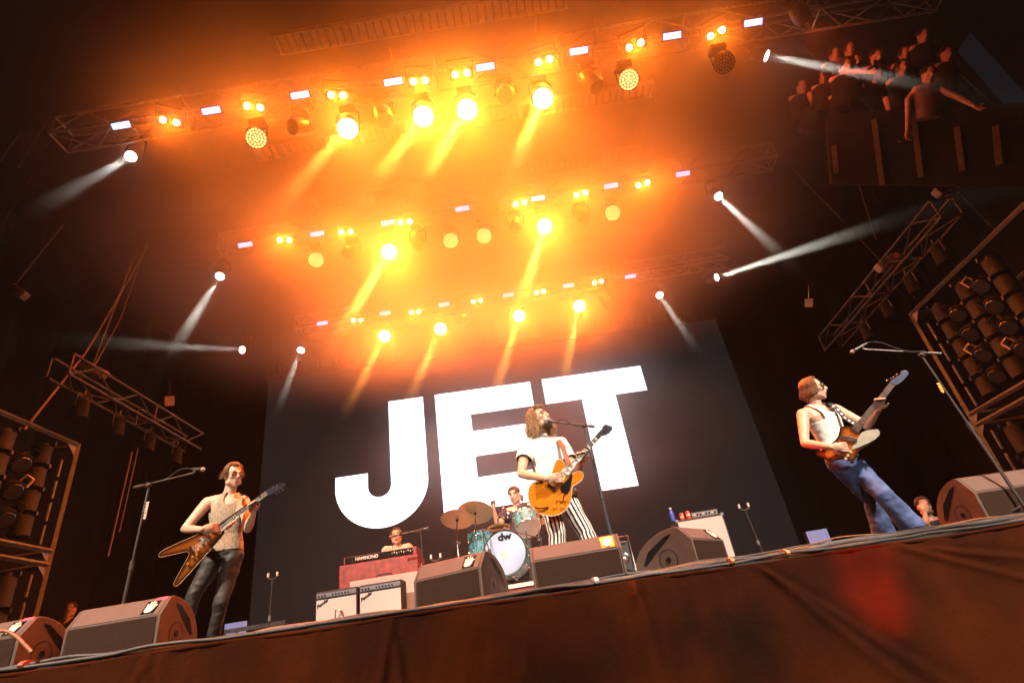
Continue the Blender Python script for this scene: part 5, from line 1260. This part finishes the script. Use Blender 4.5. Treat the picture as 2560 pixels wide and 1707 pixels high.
# ------------------------------------------------------------------ wing towers: aluminium cages packed with lamps and padded columns
PAD = mat('padded_tube', (0.011, 0.0115, 0.012), 0.75, 0, .25, 14, .3); JOINT = BLACK
CANM = mat('lamp_can', (0.007, 0.0075, 0.008), 0.8, 0, .25, 20, spec=.1)
def bar(g, a, b, w=.05):
    a = V(a); b = V(b); d = (b - a).normalized(); x = d.orthogonal().normalized(); y = d.cross(x)
    g.prism([a + (x * sx + y * sy) * w / 2 for sx, sy in ((-1, -1), (1, -1), (1, 1), (-1, 1))], b - a); return g
def tower(side, X, yc, y0, zt, zm, label, where):
    t = thing('lamp_tower', label, 'lamp tower', (X, yc, FLOOR), 'caged lamp towers'); s = side; X2 = X + s * 1.3
    def post(name, a, b, w=.05, m=ALU):
        part(name, bar(MB(), a, b, w), m, t, smooth=0)
    post('post', (X, yc, FLOOR), (X, yc, zt)); post('post', (X2, yc, FLOOR), (X2, yc, zt)); post('post', (X, y0, FLOOR), (X, y0, zt)); post('post', (X2, y0, FLOOR), (X2, y0, zt))
    post('top_rail', (X, yc - .026, zt - .025), (X, y0 + .026, zt - .025)); post('top_rail', (X + s * .026, yc, zt - .025), (X2 - s * .026, yc, zt - .025)); post('top_rail', (X2, yc - .026, zt - .025), (X2, y0 + .026, zt - .025))
    for dz in (0, -.17):
        post('middle_rail', (X, yc - .026, zm + dz), (X, y0 + .026, zm + dz)); post('middle_rail', (X + s * .026, yc, zm + dz), (X2 - s * .026, yc, zm + dz))
    for z0, z1 in ((zm + .06, zt - .25), (FLOOR + .1, zm - .25)):          # slotted inner rod beside the corner post
        n = 4
        for k in range(n):
            a = z0 + (z1 - z0) * k / n; b = z0 + (z1 - z0) * (k + .82) / n; g = MB(); g.cyl((X + s * .02, yc - .2, a), (X + s * .02, yc - .2, b), .018, n=8); part('slotted_rod', g, ALU, t)
    for z in (zt - .05, zm, zm - .17):                                       # gusset plates in the corners
        g = MB(); g.prism([(X - s * .003, yc - .03, z), (X - s * .003, yc - .2, z), (X - s * .003, yc - .03, z - .16)], (s * .006, 0, 0)); part('gusset', g, ALU, t, smooth=0)
    cols = [yc - .42, yc - 1.02, yc - 1.62]
    for ci, y in enumerate(cols):
        for z0, z1, n in ((zm + .12, zt - .12, 4 if zt - zm < 1.6 else 5), (FLOOR + .1, zm - .3, 3)):
            h = (z1 - z0) / n
            for k in range(n):
                g = MB(); za, zb = z0 + h * k, z0 + h * (k + .9); g.lathe([(.08, za), (.115, za + .02), (.115, zb - .02), (.08, zb)], 18, Matrix.Translation((X + s * .14, y, 0))); part('padded_column', g, PAD, t)
                g = MB(); g.cyl((X + s * .14, y, zb), (X + s * .14, y, zb + h * .12), .05, n=12); g.box((X + s * .02, y + .03, zb + h * .05), (.06, .03, .05)); part('column_joint', g, ALUK if k % 2 else JOINT, t)
    k2 = 0
    for ci in range(2):
        ym = (cols[ci] + cols[ci + 1]) / 2; n = 3 if zt - zm < 1.6 else 4
        for k in range(n):
            k2 += 1; z = zm + .35 + k * (zt - zm - .45) / n; p = V((X + s * .16, ym, z + .1 * ci))
            lt = thing('tower_lamp', f'{ORD[k]} caged lamp from the bottom in the {"inner" if ci == 0 else "outer"} row of the {where} tower', 'stage light', p, 'lamps in the wing towers')
            ax = V((-s * .75, -.25, -.6)).normalized(); B = frame(p, ax)
            g = MB(); g.lathe([(.05, -.16), (.09, -.14), (.12, .0), (.13, .12), (.125, .14)], 22, B); part('can', g, CANM, lt)
            g = MB(); g.lathe([(.11, .141), (.10, .15)], 22, B); part('lens', g, mat('dim_lens', (0.02, 0.02, 0.021), 0.2), lt)
            g = MB(); g.tube([B @ V((.135 * math.cos(a), .135 * math.sin(a), .10)) for a in [i * math.tau / 24 for i in range(25)]], .006, 6); part('front_ring', g, ALUK, lt)
            g = MB(); g.tube([p + V((-s * .1, .14, .02)), p + V((-s * .16, .15, .12)), p + V((-s * .05, .15, .2)), p + V((s * .04, .15, .12))], .013, 8); part('hoop_handle', g, WHITE if (k + ci) % 3 == 1 else ALUK, lt)
tower(-1, -6.5, 7.38, 4.9, 5.11, 3.60, 'aluminium cage tower full of lamps at the left picture edge', 'left')
tower(1, 6.5, 8.28, 5.7, 5.47, 3.67, 'aluminium cage tower full of lamps at the right picture edge', 'right')

# lamps hanging under the wing trusses
for s, lab0 in ((-1, 'left'), (1, 'right')):
    for k in range(4):
        y = 6.7 + k * .72; p = V((s * (6.0 + (.1 if s > 0 else 0)), y, 5.3 + (.22 if s > 0 else 0)))
        t = thing('par_light', f'{ORD[k]} dim lamp from the front under the {lab0} wing truss', 'stage light', p, 'dim lamps under the wing trusses')
        g = MB(); g.lathe([(.05, .15), (.085, .12), (.10, -.10), (.105, -.14), (.09, -.141)], 20, Matrix.Translation(p)); part('can', g, CANM, t)
        g = MB(); g.tube([p + V((0, -.11, 0)), p + V((0, -.11, .2)), p + V((0, .11, .2)), p + V((0, .11, 0))], .01, 6); g.cyl(p + V((0, 0, .2)), p + V((0, 0, .27)), .014, n=8); part('yoke', g, BLACK, t)

# ------------------------------------------------------------------ chains, hoists and cables in the air
def hoist(label, a, b, Y, sz=(.14, .13)):
    A = at(*a, Y); B_ = at(*b, Y); d = (B_ - A); L = d.length; M = frame(A.lerp(B_, .5), d, V((0, -1, 0)))
    t = thing('chain_hoist', label, 'hoist', A.lerp(B_, .5), 'chain hoists')
    g = MB(); g.box((0, 0, 0), (sz[0], sz[1], L), M); part('motor_case', g, mat('hoist_case', (0.14, 0.12, 0.10), 0.5, .2), t, smooth=0, bevel=.02)
    for f in (-.3, .05, .2):
        g = MB(); g.box((0, 0, L * f), (sz[0] * 1.04, sz[1] * 1.04, .012), M); part('cooling_band', g, ALUD, t, smooth=0)
    g = MB(); g.box((0, sz[1] / 2 + .003, L * .34), (sz[0] * .6, .006, L * .18), M); part('plate', g, mat('plate_red_white', (0.45, 0.18, 0.14), 0.5), t, smooth=0)
    g = MB(); g.tube([M @ V((0.0, -sz[1] * .6, 0)), M @ V((0, -sz[1] * .95, .02)), M @ V((.03, -sz[1] * 1.15, .0)), M @ V((.0, -sz[1] * 1.3, -.02))], .012, 8); part('hook', g, STEEL, t)
hoist('grey chain hoist hanging above the right caged tower', (2340, 485), (2440, 432), 7.6, (.17, .15))
hoist('small orange-plated chain hoist at the left picture edge', (26, 718), (62, 742), 6.8)
hoist('dark chain hoist hanging over the left wing truss', (205, 912), (262, 938), 7.3, (.14, .12))
hoist('dark chain hoist mounted on the right wing truss', (2195, 672), (2245, 640), 7.6, (.14, .14))
def chain(label, a, Ya, b, Yb, link_=.035, r=.006, m=STEEL):
    A = at(*a, Ya); B_ = at(*b, Yb); d = (B_ - A); L = d.length; u = d / L; x = u.orthogonal().normalized(); y = u.cross(x); g = MB(); n = int(L / link_)
    for k in range(n):
        c = A + u * (k + .5) * link_; w = x if k % 2 else y
        g.tube([c + u * link_ * .62 * math.cos(q) + w * r * 1.9 * math.sin(q) for q in [i * math.tau / 8 for i in range(9)]], r * .55, 4, False)
    o = tag(part('chain', g, m, smooth=80), label, 'chain', 'hoist chains'); return o
chain('long steel chain running from the roof to the right hoist', (2005, 115), 7.0, (2375, 455), 7.6)
chain('long steel chain across the dusk sky at upper right', (2190, 0), 7.5, (2515, 290), 8.2)
chain('steel chain running down from the upper left corner', (250, 48), 6.2, (0, 405), 6.6)
chain('steel chain rising from the left edge hoist', (36, 715), 6.8, (160, 560), 6.6)
chain('steel chain rising from the hoist over the left wing truss', (232, 914), 7.3, (335, 640), 7.1)
chain('steel chain from the right hoist down to the caged tower', (2395, 480), 7.6, (2496, 585), 7.9)
def wire(label, pts, r=.008, m=None, sag=0.0, n=24):
    P = [at(a, b, Y) for a, b, Y in pts]; g = MB(); out = []
    for i in range(len(P) - 1):
        for k in range(n): out.append(P[i].lerp(P[i + 1], k / n) - V((0, 0, sag * math.sin(math.pi * k / n))))
    out.append(P[-1]); g.tube(out, r, 6); tag(part('hanging_cable', g, m or RUBBER, smooth=80), label, 'cable', 'cables hanging in the air')
WD = mat('rope_tan', (0.22, 0.15, 0.10), 0.8)
wire('thick tan rope slanting from upper left towards the left caged tower', [(372, 612, 8.5), (215, 880, 7.6), (60, 1075, 6.6)], .016, WD)
wire('thin tan rope beside the thick one at left', [(385, 560, 8.2), (300, 800, 7.8), (236, 915, 7.4)], .007, WD)
wire('slanting dark pole cable at upper left', [(298, 0, 6.0), (420, 155, 6.6)], .016, WD)
wire('thin cable slanting along the left edge high up', [(222, 135, 6.4), (45, 420, 6.4)], .008, WD)
wire('thin cable slanting along the left edge lower down', [(140, 340, 6.6), (0, 570, 6.6)], .009)
wire('cable drooping from the middle truss to the left', [(655, 563, 8.5), (560, 620, 8.6), (440, 655, 8.8)], .012, WD, .15)
wire('second cable drooping from the middle truss to the left', [(640, 580, 8.5), (560, 640, 8.6), (450, 662, 8.8)], .009, WD, .18)
wire('thin cable slanting down at right of the middle truss', [(1960, 400, 8.5), (2210, 660, 8.3)], .007)
wire('cable falling steeply past the crowd', [(2060, 180, 7.6), (2190, 600, 8.3)], .006, WD)
wire('cable running from the right wing truss to the tower', [(2248, 655, 7.6), (2290, 750, 7.9)], .008)
wire('dark cable hanging in the left wing', [(330, 1130, 9.5), (270, 1390, 9.5)], .015, WD)
wire('dark cable hanging beside the left microphone stand', [(345, 1120, 10), (298, 1330, 10)], .012, WD)
wire('thin rod rising into the roof above the front truss', [(1337, 150, 5.6), (1340, 30, 5.7)], .012, ALUD)
wire('second thin rod rising into the roof above the front truss', [(1480, 145, 5.6), (1487, 50, 5.7)], .012, ALUD)
wire('thin rod hanging from the roof left of the front truss middle', [(988, 195, 5.6), (975, 120, 5.7)], .012, ALUD)

# ------------------------------------------------------------------ dim lattice tower at the far left and pale floodlight at right
truss('scaffold_tower', 'dim upright lattice tower at the far left edge', (-8.6, 7.6, FLOOR), (-8.6, 7.6, 10.6), .9, 9, ALUD, .03, 'lattice towers at the wings')
truss('scaffold_tower', 'second dim upright lattice tower deeper in the left wing', (-9.3, 10.2, FLOOR), (-9.3, 10.2, 10.6), .8, 9, ALUD, .03, 'lattice towers at the wings')
t = thing('floodlight', 'bright white square floodlight below the crowd at right', 'floodlight', at(2371, 315, 7.8)); p = at(2371, 315, 7.8); d = (EYE - p).normalized()
M = frame(p, d, _U * .82 + _R * .57)
g = MB(); g.box((0, 0, -.04), (.34, .40, .07), M); part('housing', g, BLACK, t, smooth=0); g = MB(); g.box((0, 0, 0), (.29, .34, .006), M); part('lens', g, mat('flood_lens', (0.8, 0.8, 0.75), 0.4, emit=(1, .95, .85), estr=.75), t, smooth=0)
for (px, py, Y, lab) in ((424, 1002, 8.2, 'small pale square reflector beside the left wing truss'), (2022, 757, 9.4, 'small pale square reflector right of the video wall')):
    p = at(px, py, Y); M = frame(p, (EYE - p).normalized(), _U); t = thing('reflector_board', lab, 'reflector', p); g = MB(); g.box((0, 0, 0), (.14, .16, .01), M); part('board', g, mat('pale_board', (0.5, 0.42, 0.36), 0.6), t, smooth=0)
    g = MB(); g.cyl(M @ V((0, .08, -.01)), M @ V((0, .35, -.01)), .008, n=6); part('hanger', g, BLACK, t)

# ------------------------------------------------------------------ spectators leaning over the gallery high at right
ZG = zl(1960, 60, 3.92)
def spectator(u, v, D, label, k=1.0, arms=(), cloth=(0.006, 0.005, 0.005), hair=(0.03, 0.015, 0.012), turn=0.0):  # cloth darkened in colour so the torsos sink into the dark
    r = ray(*ZG(u, v)).normalized(); C = EYE + r * D; up = _U; rt = _R; fw = -_F
    P = lambda x, y, z=0: C + rt * x * k + up * y * k + fw * z * k
    t = thing('person', label, 'person', P(0, -.55), 'spectators on the gallery')
    face = (fw + rt * turn - up * .25).normalized(); H = headframe(C, face, up)
    g = MB(); head_shapes(g, H, k); limb(g, [P(0, -.07), P(0, -.17)], [.05 * k, .06 * k])
    for s in (-1, 1): limb(g, [P(s * .05, -.17), P(s * .17, -.21)], [.05 * k, .055 * k])
    for j in arms:
        Q = [EYE + ray(*ZG(a, b)).normalized() * (D - dd) for a, b, dd in j]; limb(g, Q, [.045 * k, .04 * k, .028 * k][:len(Q)], 12)
        e = (Q[-1] - Q[-2]).normalized(); hand_shapes(g, Q[-1], Q[-1] + e, fw, .4, 1, k=k)
    me = fuse(g, .013, 2); shift(me, t); part('body', me, SKIN_B, t)
    g = MB(); g.loft([(P(0, -.62), rt * .16 * k, fw * .11 * k), (P(0, -.45), rt * .165 * k, fw * .12 * k), (P(0, -.30), rt * .20 * k, fw * .125 * k), (P(0, -.22), rt * .215 * k, fw * .11 * k), (P(0, -.17), rt * .16 * k, fw * .09 * k), (P(0, -.14), rt * .085 * k, fw * .075 * k)], 18)
    me = fuse(g, .018, 3); shift(me, t); part('shirt', me, mat('spectator_cloth_%.3f_%.3f' % cloth[:2], cloth, .9), t)
    rn = random.Random(int(u * 7 + v)); part('hair', hair_mesh(H, scalp_strands(90, rn, end=1.7, fringe=.7, rad=.009, hang=.05 * (rn.random() > .5)), CAP, k), mat('spectator_hair_%.3f' % hair[0], hair, .6), t)
D = 11.6
spectator(1415, 500, D, 'woman in a light top leaning far over the gallery rail', 1.12, [[(1290, 650, .1), (1215, 740, .25), (1210, 1040, .35)], [(1540, 650, .1), (1700, 720, .2), (1860, 800, .3)]], (0.20, 0.11, 0.07), turn=-.2)
spectator(1150, 440, D + .3, 'spectator with long hair leaning beside the woman in the light top', 1.1, [[(1000, 740, .2), (1050, 900, .3), (1110, 1080, .4)]], turn=-.1)
spectator(585, 420, D + .2, 'spectator pointing to the right with a stretched arm', 1.1, [[(620, 480, .1), (720, 470, .3), (820, 475, .4)]], (0.008, 0.006, 0.006), turn=.3)
spectator(900, 330, D + .6, 'spectator behind a phone held up in both hands', 1.05, [[(760, 620, .1), (900, 560, .3), (900, 440, .45)], [(960, 560, .2), (950, 500, .4), (930, 420, .5)]])
for u, v, lab, c in ((490, 305, 'bare-headed spectator at the upper left of the gallery crowd', .03), (640, 250, 'spectator behind the pointing one in the gallery crowd', .05), (690, 375, 'small spectator between the pointing one and the phone holder', .02), (170, 620, 'spectator at the far left of the gallery crowd', .03), (545, 620, 'spectator below the pointing one in the gallery crowd', .08),
                     (240, 730, 'spectator low at the left of the gallery crowd', .03), (1180, 300, 'spectator behind the long-haired one in the gallery crowd', .03), (1590, 300, 'pale-haired spectator at the upper right of the gallery crowd', .12), (390, 520, 'spectator between the far-left ones and the pointing one', .05), (1360, 120, 'spectator at the very top of the gallery crowd', .03)):
    spectator(u, v, D + .9 - v * .0006, lab, 1.0, (), (c * .18, c * .14, c * .13), turn=random.uniform(-.4, .3))
t = thing('gallery_railing', 'tan upright posts before an added dark board below the spectators', 'railing', EYE + ray(*ZG(1000, 1000)).normalized() * (D - .6))
for a, b in (((880, 935), (962, 1580)), ((1262, 870), (1340, 1500)), ((1690, 1010), (1745, 1440)), ((488, 1190), (512, 1460)), ((2070, 1000), (2110, 1380))):
    A = EYE + ray(*ZG(*a)).normalized() * (D - .2); B_ = EYE + ray(*ZG(*b)).normalized() * (D - .2)
    part('post', bar(MB(), A, B_, .075), mat('post_tan', (0.15, 0.10, 0.06), 0.7), t, smooth=0)
A = EYE + ray(*ZG(-100, 1120)).normalized() * (D + .25); 
g = MB(); q = [EYE + ray(*ZG(*w)).normalized() * (D + dd) for w, dd in (((420, 880), -.10), ((2400, 770), -.10), ((2400, 1600), -.10), ((470, 1560), -.10))]; g.prism(q, _F * .08); part('shade_board', g, DRAPE, t, smooth=0)  # dark board added for the darkness below, hiding the torso ends
g = MB(); g.box((0, 0, 0), (.075, .15, .01), frame(EYE + ray(*ZG(905, 400)).normalized() * (D - .05), -_F, _U)); tag(part('phone', g, BLKPL, smooth=0), 'dark phone held up by a spectator on the gallery', 'phone')
# star-bright work lights and small lamps along the roof front at upper right
for k, (px, py, e, c) in enumerate(((1983, 76, 9, (1, .85, .6)), (2097, 54, 12, (1, .85, .6)), (2148, 63, 3, (1, .1, .03)), (2172, 57, 1.5, (.6, .75, .9)), (2218, 50, 1.5, (.6, .75, .9)), (2252, 43, 1.2, (.6, .75, .9)))):
    p = at(px, py, 8.0); t = thing('work_light', f'{ORD[k]} small bright lamp from the left along the roof edge above the crowd', 'lamp', p, 'small lamps along the roof edge')
    g = MB(); g.ell(p, .035 if e > 5 else .028, None, 12, 8); part('bulb', g, mat('work_bulb%d' % k, (.8, .8, .8), .3, emit=c, estr=e, sample=False), t)
    g = MB(); g.box(p + V((0, .06, .03)), (.09, .06, .09)); part('housing', g, BLACK, t, smooth=0)

# added red lamp at the front truss's right end, lighting the spectators
p = V((5.1, 5.35, 9.35)); q = V((6.7, 6.9, 8.8)); d = (q - p).normalized()
t = thing('added_red_light', 'small red lamp added under the right end of the front truss to light the spectators', 'stage light', M=Matrix.Translation(p))
sub('yoke', cached('b:yoke', yoke, HEADM), t); h = sub('lamp_head', cached('b:head', head, HEADM), t, d.to_track_quat('-Y', 'Z').to_matrix().to_4x4())
sub('lens', cached('r:lens', lens, mat('red_lens', (.5, .1, .05), .3, emit=(1, .12, .03), estr=4, sample=False)), h)
spot('added_red_lamp', p + d * .2, q, (1.0, 0.13, 0.03), 105, 95, .8, .08)

# ------------------------------------------------------------------ haze filling the stage and the air round the camera
g = MB(); g.box((0, 6, 6.2), (60, 44, 14.6))
hz = bpy.data.materials.new('haze_air'); hz.use_nodes = True
nt = hz.node_tree; nt.nodes.remove(nt.nodes['Principled BSDF'])
pv = nt.nodes.new('ShaderNodeVolumePrincipled'); pv.inputs['Color'].default_value = (0.92, 0.9, 0.88, 1)
pv.inputs['Density'].default_value = 0.0005; pv.inputs['Anisotropy'].default_value = 0.2
nt.links.new(pv.outputs[0], nt.nodes['Material Output'].inputs['Volume'])
o = part('haze', g, hz, smooth=0); o['kind'] = 'stuff'; o['label'] = 'thin stage smoke hanging in the air'

# thicker smoke put under the roof to carry the lamps' orange glow, thinning outwards
sm = bpy.data.materials.new('roof_smoke'); sm.use_nodes = True
nt = sm.node_tree; nt.nodes.remove(nt.nodes['Principled BSDF'])
def vn(kind, **k):
    n = nt.nodes.new(kind)
    for a, b in k.items(): setattr(n, a, b)
    return n
pv = vn('ShaderNodeVolumePrincipled'); pv.inputs['Color'].default_value = (0.95, 0.93, 0.9, 1); pv.inputs['Anisotropy'].default_value = 0.3
tc = vn('ShaderNodeTexCoord'); ln = vn('ShaderNodeVectorMath', operation='LENGTH'); nt.links.new(tc.outputs['Object'], ln.inputs[0])
mr = vn('ShaderNodeMapRange', interpolation_type='SMOOTHERSTEP')
for k, v in (('From Min', 1.0), ('From Max', 0.05), ('To Min', 0.0), ('To Max', 0.36)): mr.inputs[k].default_value = v
nz = vn('ShaderNodeTexNoise'); nz.inputs['Scale'].default_value = 3.2; nz.inputs['Detail'].default_value = 3; nt.links.new(tc.outputs['Object'], nz.inputs['Vector'])
m2 = vn('ShaderNodeMapRange'); m2.inputs['From Min'].default_value = .3; m2.inputs['From Max'].default_value = .7; m2.inputs['To Min'].default_value = .3; m2.inputs['To Max'].default_value = 1.7; nt.links.new(nz.outputs['Fac'], m2.inputs['Value'])
mu = vn('ShaderNodeMath', operation='MULTIPLY'); nt.links.new(ln.outputs['Value'], mr.inputs['Value']); nt.links.new(mr.outputs[0], mu.inputs[0]); nt.links.new(m2.outputs[0], mu.inputs[1])
nt.links.new(mu.outputs[0], pv.inputs['Density']); nt.links.new(pv.outputs[0], nt.nodes['Material Output'].inputs['Volume'])
g = MB(); g.ell((0, 0, 0), (1, 1, 1), n=32, m=20)
o = part('smoke', g, sm, smooth=90); o['kind'] = 'stuff'; o['label'] = 'orange-lit smoke added under the roof to carry the glow around the lamp rows'
o.location = (-.4, 8.4, 9.2); o.scale = (9.4, 6.6, 3.6)

# pale smoke before the video wall, set close to give the letters a halo
s2 = sm.copy(); s2.name = 'screen_smoke'
for n in s2.node_tree.nodes:
    if n.bl_idname == 'ShaderNodeMapRange':
        if n.interpolation_type == 'SMOOTHERSTEP': n.inputs['To Max'].default_value = 0.55
        else: n.inputs['To Min'].default_value = 0.15; n.inputs['To Max'].default_value = 1.9
    if n.bl_idname == 'ShaderNodeTexNoise': n.inputs['Scale'].default_value = 2.4
g = MB(); g.ell((0, 0, 0), (1, 1, 1), n=32, m=20)
o = part('smoke', g, s2, smooth=90); o['kind'] = 'stuff'; o['label'] = 'pale smoke drifting in front of the glowing letters'
o.location = (.7, 13.05, 6.5); o.scale = (7.0, .66, 3.6)
